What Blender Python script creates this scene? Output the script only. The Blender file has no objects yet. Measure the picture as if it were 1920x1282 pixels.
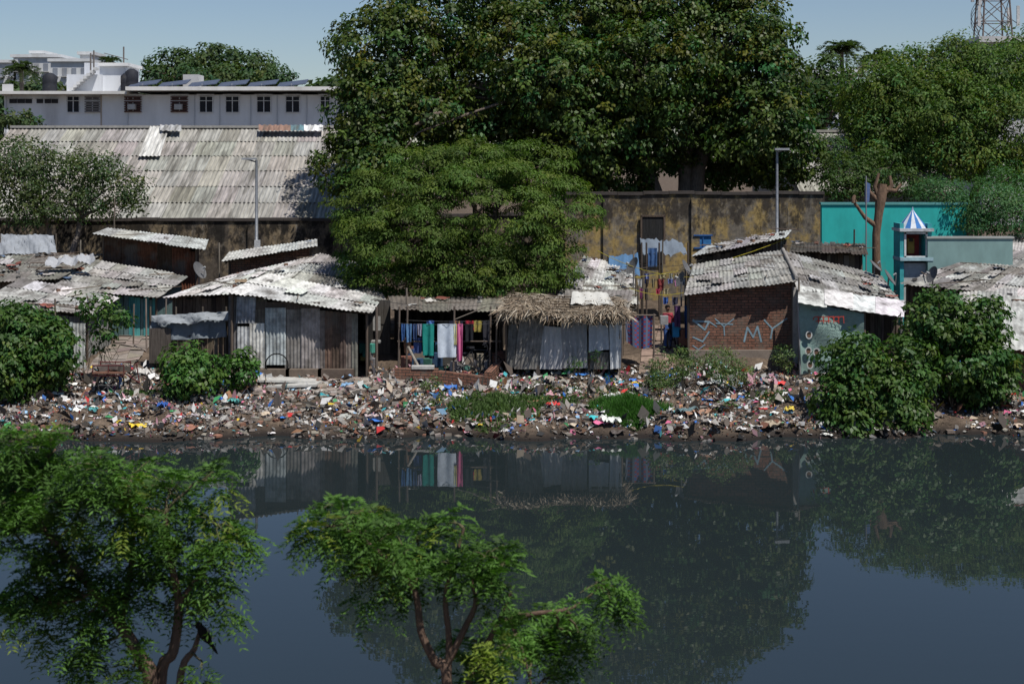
import bpy, math, random
import numpy as np
from mathutils import Vector, Matrix
R=random.Random(7); rng=np.random.default_rng(7)
F=2750.; H=8.3; HY=300.
def V(px,py,D): return Vector(((px-960)/F*D, D, H-(py-HY)/F*D))
def X(px,D): return (px-960)/F*D
sc=bpy.context.scene
# ---------------------------------------------------------------- terrain height
_D=[-4000,10,17,20.5,22,41,43.0,43.7,44.6,47,50,52,56,70,5000]
_Z=[1.5,1.5,1.2,-.2,-1.2,-1.2,-.35,0.02,.38,.68,1.0,1.3,1.5,1.6,1.6]
def gz(x,y):
    x=np.asarray(x,float); y=np.asarray(y,float)
    m=np.clip((y-42.8)/1.2,0,1)*np.clip((56-y)/3,0,1)
    sh=.30*np.sin(.31*x)+.22*np.sin(1.13*x+1)+.10*np.sin(2.9*x)-.02*x
    z=np.interp(y+sh*np.clip((y-40)/2,0,1)*np.clip((50-y)/3,0,1),_D,_Z)
    b=.11*np.sin(1.7*x+.6*y)*np.sin(1.9*y+.4*x)+.06*np.sin(3.7*x-1.1*y)*np.sin(3.1*y+x)+.03*np.sin(7.9*x+y)*np.sin(8.3*y)
    return z+b*m
def g(x,y): return float(gz(x,y))
# ---------------------------------------------------------------- materials
def nt(name):
    m=bpy.data.materials.new(name); m.use_nodes=True
    t=m.node_tree; b=t.nodes['Principled BSDF']
    return m,t,b
def N(t,k,**kw):
    n=t.nodes.new(k)
    for a,v in kw.items(): setattr(n,a,v)
    return n
def ramp(t,src,stops):
    r=N(t,'ShaderNodeValToRGB'); e=r.color_ramp.elements
    while len(e)<len(stops): e.new(.5)
    for i,(p,c) in enumerate(stops):
        e[i].position=p; e[i].color=(c,c,c,1) if isinstance(c,(int,float)) else (*c,1)
    t.links.new(src,r.inputs[0]); return r
def mixc(t,mode,fac,a,b):
    n=N(t,'ShaderNodeMix',data_type='RGBA',blend_type=mode)
    for s,v in ((0,fac),(6,a),(7,b)):
        if hasattr(v,'links'): t.links.new(v,n.inputs[s])
        elif isinstance(v,(int,float)): n.inputs[s].default_value=v
        else: n.inputs[s].default_value=(*v,1)
    return n.outputs[2]
def noise(t,scale,detail=6,rough=.6,stretch=(1,1,1),coord='Object'):
    tc=N(t,'ShaderNodeTexCoord'); mp=N(t,'ShaderNodeMapping'); mp.inputs['Scale'].default_value=stretch
    t.links.new(tc.outputs[coord],mp.inputs[0])
    n=N(t,'ShaderNodeTexNoise'); n.inputs['Scale'].default_value=scale; n.inputs['Detail'].default_value=detail; n.inputs['Roughness'].default_value=rough
    t.links.new(mp.outputs[0],n.inputs['Vector']); return n.outputs[0]
def bump(t,b,src,st,dist=.05):
    n=N(t,'ShaderNodeBump'); n.inputs['Strength'].default_value=st; n.inputs['Distance'].default_value=dist
    t.links.new(src,n.inputs['Height']); t.links.new(n.outputs[0],b.inputs['Normal'])
def wmat(name,rough=.85,scale=3,lo=.55,dirt=(.06,.05,.04),dth=.55,stretch=(1,1,1),bs=.3,spec=.3,metal=0):
    m,t,b=nt(name)
    at=N(t,'ShaderNodeAttribute',attribute_name='Col')
    n1=noise(t,scale,8,.65,stretch); n2=noise(t,scale*.35,6,.6,stretch)
    r1=ramp(t,n1,[(.3,lo),(.62,1.0)])
    c=mixc(t,'MULTIPLY',1.0,at.outputs[0],r1.outputs[0])
    r2=ramp(t,n2,[(dth,0.),(dth+.16,.8)])
    c=mixc(t,'MIX',r2.outputs[0],c,dirt)
    t.links.new(c,b.inputs['Base Color']); b.inputs['Roughness'].default_value=rough
    b.inputs['Specular IOR Level'].default_value=spec; b.inputs['Metallic'].default_value=metal
    if bs: bump(t,b,n1,bs)
    return m
M_sheet=wmat('weathered_cement_sheet',.85,4,.40,(.10,.09,.08),.50,(1,.5,1),spec=.15)
M_shed=wmat('aged_asbestos_sheet',.95,2.6,.45,(.085,.08,.07),.50,(2.4,.30,.30),spec=.1)
M_plain=wmat('worn_paint',.75,4,.65,(.08,.07,.06),.62)
M_cloth=wmat('cloth',.9,9,.8,(.1,.1,.1),.95,(1,1,1),.1,.1)
M_wood=wmat('old_wood',.9,6,.45,(.03,.025,.02),.6,(4,4,.4),spec=.15)
M_metal=wmat('dull_metal',.5,6,.7,(.1,.06,.04),.7,metal=.3)
M_white=wmat('whitewash',.85,.6,.8,(.36,.34,.32),.58,(1,1,.3),.05)
M_litter=wmat('litter_plastic',.6,9,.8,(.1,.08,.06),.68,bs=0,spec=.3)
M_teal=wmat('teal_paint',.75,1.5,.75,(.10,.20,.18),.60,(1,1,.4),.1)
M_straw=wmat('dry_straw',.95,5,.6,(.08,.06,.04),.65,bs=0,spec=.1)
M_bark=wmat('bark',.9,7,.5,(.04,.035,.03),.6,(2,2,.5),.6,.1)
def brickmat(name,c1,c2,mo,dirtth=.55):
    m,t,b=nt(name)
    uv=N(t,'ShaderNodeUVMap')
    br=N(t,'ShaderNodeTexBrick'); t.links.new(uv.outputs[0],br.inputs['Vector'])
    br.inputs['Color1'].default_value=(*c1,1); br.inputs['Color2'].default_value=(*c2,1); br.inputs['Mortar'].default_value=(*mo,1)
    br.inputs['Scale'].default_value=1; br.inputs['Mortar Size'].default_value=.013; br.inputs['Brick Width'].default_value=.25; br.inputs['Row Height'].default_value=.098
    br.inputs['Bias'].default_value=-.1
    n=noise(t,7,8,.75); n2=noise(t,1.3,8,.7)
    c=mixc(t,'MULTIPLY',.9,br.outputs[0],ramp(t,n,[(.3,.5),(.65,1.3)]).outputs[0])
    c=mixc(t,'MIX',ramp(t,n2,[(dirtth,0.),(dirtth+.15,.75)]).outputs[0],c,(.14,.115,.095))
    t.links.new(c,b.inputs['Base Color']); b.inputs['Roughness'].default_value=.95; b.inputs['Specular IOR Level'].default_value=.1
    inv=N(t,'ShaderNodeMath',operation='SUBTRACT'); inv.inputs[0].default_value=1; t.links.new(br.outputs[1],inv.inputs[1])
    bump(t,b,inv.outputs[0],.7,.02)
    return m
M_brick=brickmat('red_brick',(.24,.115,.078),(.145,.075,.055),(.06,.05,.042),.50)
def wallmat(name,base,alt,soot,th=.45):
    m,t,b=nt(name)
    n1=noise(t,.9,10,.72,(1,1,.8)); n2=noise(t,1.3,12,.75,(1,1,.6)); n3=noise(t,6,6,.6); n4=noise(t,2.2,8,.7,(1.4,1.4,.25))
    c=mixc(t,'MIX',ramp(t,n1,[(.44,0.),(.54,1.)]).outputs[0],base,alt)
    c=mixc(t,'MIX',ramp(t,n4,[(.56,0.),(.66,.7)]).outputs[0],c,(.24,.22,.19))
    ge=N(t,'ShaderNodeNewGeometry'); sx=N(t,'ShaderNodeSeparateXYZ'); t.links.new(ge.outputs['Position'],sx.inputs[0])
    mr=N(t,'ShaderNodeMapRange'); mr.inputs[1].default_value=3.5; mr.inputs[2].default_value=6.6; mr.inputs[3].default_value=-.07; mr.inputs[4].default_value=.12; t.links.new(sx.outputs[2],mr.inputs[0])
    ad=N(t,'ShaderNodeMath',operation='ADD'); t.links.new(n2,ad.inputs[0]); t.links.new(mr.outputs[0],ad.inputs[1])
    c=mixc(t,'MIX',ramp(t,ad.outputs[0],[(th,0.),(th+.10,.92)]).outputs[0],c,soot)
    c=mixc(t,'MULTIPLY',1.,c,ramp(t,n3,[(.3,.6),(.7,1.15)]).outputs[0])
    t.links.new(c,b.inputs['Base Color']); b.inputs['Roughness'].default_value=.95; b.inputs['Specular IOR Level'].default_value=.1
    bump(t,b,n2,.4); return m
M_oldwall=wallmat('stained_ochre_plaster',(.33,.24,.10),(.16,.14,.115),(.045,.038,.032),.51)
M_darkwall=wallmat('sooty_masonry',(.22,.17,.11),(.09,.075,.06),(.02,.018,.016),.45)
def leafmat(name,rough=.45,trans=.3,spec=.4):
    m,t,b=nt(name)
    at=N(t,'ShaderNodeAttribute',attribute_name='Col')
    t.links.new(at.outputs[0],b.inputs['Base Color']); b.inputs['Roughness'].default_value=rough; b.inputs['Specular IOR Level'].default_value=spec
    tr=N(t,'ShaderNodeBsdfTranslucent'); c=mixc(t,'MULTIPLY',1.,at.outputs[0],(1.3,1.7,.5)); t.links.new(c,tr.inputs[0])
    mx=N(t,'ShaderNodeMixShader'); mx.inputs[0].default_value=trans
    t.links.new(b.outputs[0],mx.inputs[1]); t.links.new(tr.outputs[0],mx.inputs[2])
    t.links.new(mx.outputs[0],t.nodes['Material Output'].inputs[0]); return m
M_leaf=leafmat('leaf',.6,.27,.18); M_leafs=leafmat('glossy_leaf',.48,.22,.26)
# ---------------------------------------------------------------- mesh builder
class MB:
    def __init__(s): s.v=[];s.f=[];s.c=[];s.m=[];s.uv=[];s.sm=[]
    def face(s,pts,col,mi=0,uvs=None):
        k=len(s.v); s.v+= [tuple(p) for p in pts]; s.f.append(tuple(range(k,k+len(pts)))); s.c.append(col); s.m.append(mi); s.sm.append(False)
        if uvs is None:
            a=Vector(pts[0]); u=(Vector(pts[1])-a)
            n=u.cross(Vector(pts[-1])-a); u=u.normalized(); n.normalize() if n.length else None
            w=n.cross(u); uvs=[((Vector(p)-a).dot(u),(Vector(p)-a).dot(w)) for p in pts]
        s.uv.append(uvs)
    def grid(s,P,col,mi=0,smooth=True,closeu=False):
        k=len(s.v); nv=len(P); nu=len(P[0])
        for r in P: s.v+=[tuple(p) for p in r]
        for j in range(nv-1):
            for i in range(nu if closeu else nu-1):
                i2=(i+1)%nu
                s.f.append((k+j*nu+i,k+j*nu+i2,k+(j+1)*nu+i2,k+(j+1)*nu+i)); s.c.append(col); s.m.append(mi); s.sm.append(smooth)
                s.uv.append([(i*.1,j*.1),(i*.1+.1,j*.1),(i*.1+.1,j*.1+.1),(i*.1,j*.1+.1)])
    def box(s,c,sz,col,mi=0,rot=None):
        c=Vector(c); hx,hy,hz=[a/2 for a in sz]
        M=rot if rot is not None else Matrix.Identity(3)
        q=[c+M@Vector((x*hx,y*hy,z*hz)) for z in (-1,1) for y in (-1,1) for x in (-1,1)]
        for f in ((0,2,3,1),(4,5,7,6),(0,1,5,4),(2,6,7,3),(0,4,6,2),(1,3,7,5)): s.face([q[i] for i in f],col,mi)
    def tube(s,pts,rad,col,mi=0,n=7):
        pts=[Vector(p) for p in pts]
        if isinstance(rad,(int,float)): rad=[rad]*len(pts)
        P=[]
        for i,p in enumerate(pts):
            d=(pts[min(i+1,len(pts)-1)]-pts[max(i-1,0)]).normalized()
            a=d.orthogonal() if i==0 else (a-d*a.dot(d)); a.normalize(); b=d.cross(a)
            P.append([p+(a*math.cos(2*math.pi*k/n)+b*math.sin(2*math.pi*k/n))*rad[i] for k in range(n)])
        s.grid(P,col,mi,True,True)
        s.face(P[-1],col,mi); s.face(P[0][::-1],col,mi)
    def obj(s,name,mats,parent=None):
        me=bpy.data.meshes.new(name); me.from_pydata(s.v,[],s.f)
        for m in mats: me.materials.append(m)
        me.polygons.foreach_set('material_index',s.m); me.polygons.foreach_set('use_smooth',s.sm)
        ca=me.color_attributes.new('Col','FLOAT_COLOR','CORNER'); uvl=me.uv_layers.new(name='UVMap')
        cc=[];uu=[]
        for f,c,u in zip(s.f,s.c,s.uv):
            for k in range(len(f)): cc+= [c[0],c[1],c[2],1.]; uu+=[u[k][0],u[k][1]]
        ca.data.foreach_set('color',cc); uvl.data.foreach_set('uv',uu)
        o=bpy.data.objects.new(name,me); sc.collection.objects.link(o); o.parent=parent; return o
def empty(name):
    o=bpy.data.objects.new(name,None); sc.collection.objects.link(o); return o
def jit(c,a=.15):
    k=1+R.uniform(-a,a); return tuple(max(0,x*k*(1+R.uniform(-.04,.04))) for x in c)
def rotz(a): return Matrix.Rotation(a,3,'Z')
def rrot(): return Matrix.Rotation(R.uniform(0,6.28),3,'Z')@Matrix.Rotation(R.uniform(-.3,.3),3,'X')
# corrugated sheet a-b lower edge, d-c upper edge
def corr(mb,a,b,c,d,period=.15,amp=.022,col=(.4,.4,.4),mi=0,nv=3,sag=0.):
    a,b,c,d=map(Vector,(a,b,c,d)); L=(b-a).length; n=(b-a).cross(d-a).normalized()
    nu=max(4,int(L/period*6)); ph=R.random()*6
    P=[]
    for j in range(nv):
        t=j/(nv-1); row=[]
        for i in range(nu+1):
            u=i/nu; p=(a.lerp(b,u)).lerp(d.lerp(c,u),t)
            p=p+n*(amp*math.sin(ph+2*math.pi*u*L/period)); p.z-=sag*4*t*(1-t); row.append(p)
        P.append(row)
    mb.grid(P,col,mi)
def bil(fl,fr,br,bl,u,v): return Vector(fl).lerp(Vector(fr),u).lerp(Vector(bl).lerp(Vector(br),u),v)
def sheet_roof(mb,fl,fr,br,bl,nu,nv,cols,period=.15,amp=.018,jj=.12,mi=0,lift=.022):
    base=R.choice(cols)
    for i in range(nu):
        for j in range(nv):
            u0=i/nu-.03/nu; u1=(i+1)/nu+.08/nu; v0=j/nv-.10/nv; v1=(j+1)/nv+.05/nv
            if j==0: v0-=R.uniform(0,jj)*1.4/nv
            if j==nv-1: v1+=R.uniform(-jj,jj)*.6/nv
            du=R.uniform(-jj,jj)/nu*.25; sk=R.uniform(-.2,.2)*jj/nv
            q=[bil(fl,fr,br,bl,u0+du,v0+sk),bil(fl,fr,br,bl,u1+du,v0-sk),bil(fl,fr,br,bl,u1+du*.3,v1-sk),bil(fl,fr,br,bl,u0+du*.3,v1+sk)]
            dz=lift*(j+.5*(i%2))*.6+R.uniform(0,lift)
            for k in range(4): q[k].z+=dz+R.uniform(0,.015)
            c_=R.choice(cols) if R.random()<.55 else base
            corr(mb,*q,period,amp,jit(c_,.14),mi,3,R.uniform(0,.025))
    for _ in range(nu*nv//9):
        u=R.uniform(.02,.8);v=R.uniform(.02,.6);du=R.uniform(.6,1.1)/nu;dv=R.uniform(.5,.9)/nv;s=R.uniform(-.08,.08)
        q=[bil(fl,fr,br,bl,u,v),bil(fl,fr,br,bl,min(1,u+du),v+s),bil(fl,fr,br,bl,min(1,u+du),min(1,v+dv+s)),bil(fl,fr,br,bl,u,min(1,v+dv))]
        for k in range(4): q[k].z+=lift*nv*.6+.05+R.uniform(0,.02)
        corr(mb,*q,period,amp,jit(R.choice(cols),.2),mi,3,0)
def clutter(mb,fl,fr,br,bl,n,mi_w,mi_b,mi_c,lo=.0,hi=1.):
    pal=[(.5,.5,.48),(.35,.33,.3),(.2,.14,.1),(.1,.14,.22),(.25,.09,.07),(.5,.48,.45),(.08,.08,.08),(.3,.3,.3)]
    for _ in range(int(n)):
        p=bil(fl,fr,br,bl,R.uniform(.03,.97),R.uniform(.03,.97)); p.z+=.08; k=R.random()
        if k<.35:
            L=R.uniform(.4,2.2); a=R.uniform(0,3.14); d=Vector((math.cos(a),math.sin(a),R.uniform(-.04,.06)))*L/2
            mb.tube([p-d+Vector((0,0,.05)),p+d+Vector((0,0,.05))],R.uniform(.01,.025),jit((.16,.12,.09),.4),mi_w,5)
        elif k<.65: mb.box(p,(R.uniform(.1,.22),R.uniform(.1,.18),R.uniform(.05,.12)),jit(R.choice([(.18,.1,.07),(.3,.29,.27),(.15,.14,.13)]),.3),mi_b,rrot())
        else:
            w=R.uniform(.2,.6);h=R.uniform(.15,.4);c=jit(R.choice(pal),.3);M=rrot()
            P=[[p+M@Vector(((i/4-.5)*w,(j/4-.5)*h,R.uniform(0,.07))) for i in range(5)] for j in range(5)]
            mb.grid(P,c,mi_c,True)
WOODC=[(.16,.12,.09),(.11,.085,.065),(.2,.17,.14),(.08,.065,.055)]
GREY=[(.34,.33,.31),(.27,.26,.24),(.38,.37,.35),(.22,.21,.195)]
WHITE=[(.58,.57,.55),(.48,.47,.45),(.40,.39,.37),(.64,.63,.61)]
MIXED=GREY+WHITE[:2]+[(.2,.19,.17)]
def wall(mb,a,b,za,zb,kind,cols=GREY):
    """wall between plan points a,b; za,zb top heights; stands on ground. slots:0 sheet 1 wood 2 brick 3 plain"""
    a=Vector(a);b=Vector(b); L=(Vector((b.x-a.x,b.y-a.y,0))).length
    def pt(u,z): q=a.lerp(b,u); return Vector((q.x,q.y,z))
    g0=min(g(a.x,a.y),g(b.x,b.y))-.25
    if kind in('brick','plaster'):
        mi=2 if kind=='brick' else 3
        mb.face([pt(0,g0),pt(1,g0),pt(1,zb),pt(0,za)],cols[0] if kind=='plaster' else (1,1,1),mi,[(0,0),(L,0),(L,zb-g0),(0,za-g0)])
    elif kind=='plank':
        x=0; mb.face([pt(0,g0)+Vector((0,.12,0)),pt(1,g0)+Vector((0,.12,0)),pt(1,zb)+Vector((0,.12,0)),pt(0,za)+Vector((0,.12,0))],(.03,.027,.024),1)
        while x<L-.02:
            w=R.uniform(.1,.26); u0=x/L;u1=min(1,(x+w-.015)/L); zt=za+(zb-za)*u0-R.uniform(0,.12); o=R.uniform(-.02,.02)
            off=Vector((0,o,0)); mb.face([pt(u0,g0)+off,pt(u1,g0)+off,pt(u1,zt)+off,pt(u0,zt)+off],jit(R.choice(cols),.3),1)
            x+=w
    elif kind=='corr':
        x=0
        while x<L-.05:
            w=R.uniform(.65,1.0); u0=x/L;u1=min(1.0,(x+w)/L); zt=za+(zb-za)*(u0+u1)/2-R.uniform(0,.1); o=Vector((0,R.uniform(-.04,.04),0))
            corr(mb,pt(u0,g0)+o,pt(u1,g0)+o,pt(u1,zt)+o,pt(u0,zt)+o,.13,.022,jit(R.choice(cols),.15),0)
            x+=w-.05
MS=[M_sheet,M_wood,M_brick,M_plain,M_cloth]
def hut(name,fl,fr,br,bl,kinds,rcols,nu,nv,wcols=GREY,inset=.22,clut=10,period=.15,drop=.06):
    e=empty(name); fl,fr,br,bl=[V(*p) if not isinstance(p,Vector) else p for p in (fl,fr,br,bl)]
    rf=MB(); sheet_roof(rf,fl,fr,br,bl,nu,nv,rcols,period)
    for v in (.04,.5,.96):
        p=bil(fl,fr,br,bl,0,v);q=bil(fl,fr,br,bl,1,v); rf.tube([p-Vector((0,0,.06)),q-Vector((0,0,.06))],.04,(.12,.09,.07),1,6)
    for u in (0.03,.5,.97):
        p=bil(fl,fr,br,bl,u,0);q=bil(fl,fr,br,bl,u,1); rf.tube([p-Vector((0,0,.13)),q-Vector((0,0,.13))],.035,(.12,.09,.07),1,6)
    rf.obj('roof',MS,e)
    if clut:
        cl=MB(); clutter(cl,fl,fr,br,bl,clut,1,2,4); 
        cl.obj('roof_clutter',[M_sheet,M_wood,M_plain,M_plain,M_cloth],e)
    c=(fl+fr+br+bl)/4; w=MB(); Q=[]
    for p in (fl,fr,br,bl):
        d=Vector((c.x-p.x,c.y-p.y,0)); q=p+d.normalized()*inset*1.4; q.z=p.z-drop; Q.append(q)
    for k,(i,j) in zip(kinds,((0,1),(1,2),(2,3),(3,0))):
        if k: wall(w,Q[i],Q[j],Q[i].z,Q[j].z,k,wcols)
    for q in Q: w.tube([Vector((q.x,q.y,g(q.x,q.y)-.2)),q],.05,(.13,.1,.08),1,6)
    w.obj('walls',MS,e)
    return e,(fl,fr,br,bl),Q
# ---------------------------------------------------------------- foliage
def leafmesh(name,pos,nrm,dr,L,W,col,mat,parent=None):
    n=len(pos)
    nrm=nrm/np.linalg.norm(nrm,axis=1,keepdims=True)
    dr=dr-nrm*(dr*nrm).sum(1,keepdims=True); dr/=np.linalg.norm(dr,axis=1,keepdims=True)+1e-9
    sd=np.cross(nrm,dr); L=np.broadcast_to(np.asarray(L,float).reshape(-1,1),(n,1)); W=np.broadcast_to(np.asarray(W,float).reshape(-1,1),(n,1))
    v=np.empty((n,4,3)); v[:,0]=pos; v[:,1]=pos+dr*L*.45+sd*W*.5+nrm*W*.12; v[:,2]=pos+dr*L-nrm*L*.12; v[:,3]=pos+dr*L*.45-sd*W*.5+nrm*W*.12
    me=bpy.data.meshes.new(name); me.vertices.add(4*n); me.vertices.foreach_set('co',v.ravel())
    me.loops.add(4*n); me.loops.foreach_set('vertex_index',np.arange(4*n,dtype=np.int32))
    me.polygons.add(n); me.polygons.foreach_set('loop_start',np.arange(0,4*n,4,dtype=np.int32)); me.polygons.foreach_set('loop_total',np.full(n,4,dtype=np.int32))
    me.update(calc_edges=True)
    ca=me.color_attributes.new('Col','FLOAT_COLOR','POINT'); c=np.ones((n,4,4)); c[:,:,:3]=col[:,None,:]; ca.data.foreach_set('color',c.ravel())
    me.materials.append(mat)
    o=bpy.data.objects.new(name,me); sc.collection.objects.link(o); o.parent=parent; return o
def sph(n):
    v=rng.normal(size=(n,3)); return v/np.linalg.norm(v,axis=1,keepdims=True)
def lobe(px,py,rx,ry,D,rd=None):
    s=D/F; c=V(px,py,D); return (np.array(c),np.array([rx*s,(rd if rd else (rx+ry)/2*s),ry*s]))
def crown(name,lobes,dens,npc,cr,L,W,col,mat,parent,var=.25,up=.5,rad=.35,inner=.25,hue=.12,flat=.65,shell=.4,dome=False):
    Ps=[];Ns=[];Ds=[];Cs=[];Ls=[]
    for li,(c,r) in enumerate(lobes):
        area=4*math.pi*((r[0]*r[1])**1.6+(r[0]*r[2])**1.6+(r[1]*r[2])**1.6)**(1/1.6)/3**(1/1.6)
        nc=max(4,int(area*dens)); d=sph(nc)
        f=np.where(rng.random(nc)<inner,rng.uniform(.35,.8,nc),rng.uniform(.78,1.08,nc))
        f*=1+.12*np.sin(5*d[:,0]+li)*np.sin(4*d[:,2]+2*li)
        cp=c+d*r*f[:,None]
        keep=np.ones(nc,bool)
        for lj,(c2,r2) in enumerate(lobes):
            if lj!=li:
                ins=(((cp-c2)/r2)**2).sum(1)<.55**2
                keep&=~(ins&(rng.random(nc)<.85))
        cp=cp[keep]; d=d[keep]; nc=len(cp)
        if nc==0: continue
        size=rng.uniform(.6,1.3,nc)*cr; tint=1+rng.normal(size=nc)*var*.6; tint=np.clip(tint,.5,1.7); yel=rng.normal(size=nc)*hue
        k=npc; idx=np.repeat(np.arange(nc),k); q=sph(nc*k)
        if dome: q[:,2]=np.where(q[:,2]<-.15,-q[:,2]*.8,q[:,2]); 
        q*=(rng.random(nc*k)[:,None]**shell); q[:,2]=q[:,2]*flat
        pos=cp[idx]+q*size[idx][:,None]
        nm=d[idx]*.45+q*(1.3 if dome else .7)+np.array([0,0,up])+rng.normal(size=(nc*k,3))*rad
        dr=q*1.0+d[idx]*.3+rng.normal(size=(nc*k,3))*.45+np.array([0,0,-.35])
        t=(tint[idx]*(1+rng.normal(size=nc*k)*var*.4)).clip(.35,2)
        cc=np.array(col)[None]*t[:,None]; cc[:,0]*=(1+yel[idx]*1.2+.05*rng.normal(size=nc*k)).clip(.4,2); cc[:,2]*=(1-yel[idx]).clip(.3,2)
        Ps.append(pos);Ns.append(nm);Ds.append(dr);Cs.append(cc.clip(.003,1));Ls.append(rng.uniform(.7,1.25,nc*k))
    l=np.concatenate(Ls)
    return leafmesh(name,np.concatenate(Ps),np.concatenate(Ns),np.concatenate(Ds),l*L,l*W,np.concatenate(Cs),mat,parent)
def branchpath(a,b,wob=.1,n=6,arch=.1):
    a=Vector(a);b=Vector(b);L=(b-a).length;pts=[]
    for i in range(n+1):
        t=i/n; p=a.lerp(b,t); p.z+=arch*L*math.sin(math.pi*t)
        if 0<i<n: p+=Vector((R.uniform(-1,1),R.uniform(-1,1),R.uniform(-.6,.6)))*wob*L/n*1.5
        pts.append(p)
    return pts
def trunk(name,base,forks,lobes,r0,col,parent,twigs=3):
    mb=MB(); base=Vector(base)
    fk=[Vector(f) for f in forks]
    for k,fp in enumerate(fk):
        p=branchpath(base+Vector((R.uniform(-.1,.1)*k,0,0)),fp,.12,6,0); mb.tube(p,[r0*(1.25 if i==0 else 1-.45*i/6) for i in range(7)],col,0,9)
    for c,r in lobes:
        c=Vector(c); fp=min(fk,key=lambda q:(q-c).length); 
        p=branchpath(fp,c,.25,6,.08); mb.tube(p,[r0*.5*(1-.75*i/6) for i in range(7)],col,0,7)
        for _ in range(twigs):
            s=p[R.randint(2,6)]; d=Vector(sph(1)[0]); d.z=abs(d.z)*.8; e=c+Vector((d.x*r[0],d.y*r[1],d.z*r[2]))*.85
            q=branchpath(s,e,.3,4,.05); mb.tube(q,[r0*.16*(1-.7*i/4)+.008 for i in range(5)],col,0,5)
    return mb.obj(name,[M_bark],parent)
def tree(name,lobes,base,forks,r0,dens,npc,cr,L,W,col,mat=M_leaf,bark=(.13,.10,.08),**kw):
    e=empty(name); 
    if r0: trunk('trunk_and_limbs',base,forks,lobes,r0,bark,e)
    crown('foliage',lobes,dens,npc,cr,L,W,col,mat,e,**kw); return e
# ---------------------------------------------------------------- world, sun, camera
el=math.radians(61); az=math.radians(140)
w=bpy.data.worlds.new('World'); sc.world=w; w.use_nodes=True; t=w.node_tree
sky=t.nodes.new('ShaderNodeTexSky'); sky.sky_type='NISHITA'; sky.sun_disc=False; sky.sun_elevation=el; sky.sun_rotation=az
sky.air_density=1.0; sky.dust_density=.3; sky.ozone_density=2.2
bg=t.nodes['Background']; bg.inputs[1].default_value=.085
tc=mixc(t,'MULTIPLY',1.,sky.outputs[0],(.88,.90,.98))
t.links.new(tc,bg.inputs[0])
S=Vector((math.sin(az)*math.cos(el),math.cos(az)*math.cos(el),math.sin(el)))
sl=bpy.data.lights.new('sun','SUN'); sl.energy=5.0; sl.angle=math.radians(.5); sl.color=(1,.96,.89)
so=bpy.data.objects.new('sun',sl); so.rotation_euler=S.to_track_quat('Z','Y').to_euler(); sc.collection.objects.link(so); so.location=(30,-20,60)
cd=bpy.data.cameras.new('camera'); co=bpy.data.objects.new('camera',cd); sc.collection.objects.link(co); sc.camera=co
co.location=(0,0,H); co.rotation_euler=(math.pi/2,0,0); cd.lens=F/1920*36; cd.sensor_width=36; cd.shift_y=-(641-HY)/1920; cd.clip_end=9000; cd.clip_start=.2
cd.dof.use_dof=True; cd.dof.focus_distance=53; cd.dof.aperture_fstop=2.8
sc.view_settings.view_transform='Standard'; sc.view_settings.look='None'; sc.view_settings.exposure=0
# ---------------------------------------------------------------- ground & river
xs=np.concatenate([[-5000,-1500,-500,-200,-100,-60,-45],np.arange(-32,32.01,.22),[45,60,100,200,500,1500,5000]])
ys=np.concatenate([[-3000,-500,-50,0,8,12,15,17,18.5,20,21,22,25,32,39,41],np.arange(42,54,.2),[54,55,56,58,60,63,66,70,80,100,150,300,800,2000,5000]])
XX,YY=np.meshgrid(xs,ys); ZZ=gz(XX,YY)
me=bpy.data.meshes.new('ground'); nx,ny=len(xs),len(ys)
vv=np.stack([XX,YY,ZZ],-1).reshape(-1,3)
fi=[(j*nx+i,j*nx+i+1,(j+1)*nx+i+1,(j+1)*nx+i) for j in range(ny-1) for i in range(nx-1)]
me.from_pydata(vv.tolist(),[],fi)
for p in me.polygons: p.use_smooth=True
m,t,b=nt('muddy_soil')
n1=noise(t,1.2,8,.7);n2=noise(t,9,8,.7)
c=mixc(t,'MIX',ramp(t,n1,[(.4,0.),(.62,1.)]).outputs[0],(.085,.064,.048),(.18,.135,.10))
c=mixc(t,'MULTIPLY',1.,c,ramp(t,n2,[(.3,.45),(.7,1.2)]).outputs[0])
ge=N(t,'ShaderNodeNewGeometry'); sx=N(t,'ShaderNodeSeparateXYZ'); t.links.new(ge.outputs['Position'],sx.inputs[0])
c=mixc(t,'MIX',ramp(t,sx.outputs[2],[(.05,1.),(.28,0.)]).outputs[0],c,(.022,.018,.016))
t.links.new(c,b.inputs['Base Color']); b.inputs['Roughness'].default_value=.95; b.inputs['Specular IOR Level'].default_value=.15; bump(t,b,n2,.8,.08)
me.materials.append(m); go=bpy.data.objects.new('ground',me); sc.collection.objects.link(go)
m,t,b=nt('dark_river_water')
b.inputs['Base Color'].default_value=(.016,.023,.025,1); b.inputs['Roughness'].default_value=.01; b.inputs['IOR'].default_value=1.40
n1=noise(t,.9,3,.5,(.5,1.5,1)); bump(t,b,n1,.02,.05)
rm=MB(); rm.face([(-400,14,0),(400,14,0),(400,46,0),(-400,46,0)],(0,0,0)); rm.obj('river',[m])
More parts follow.
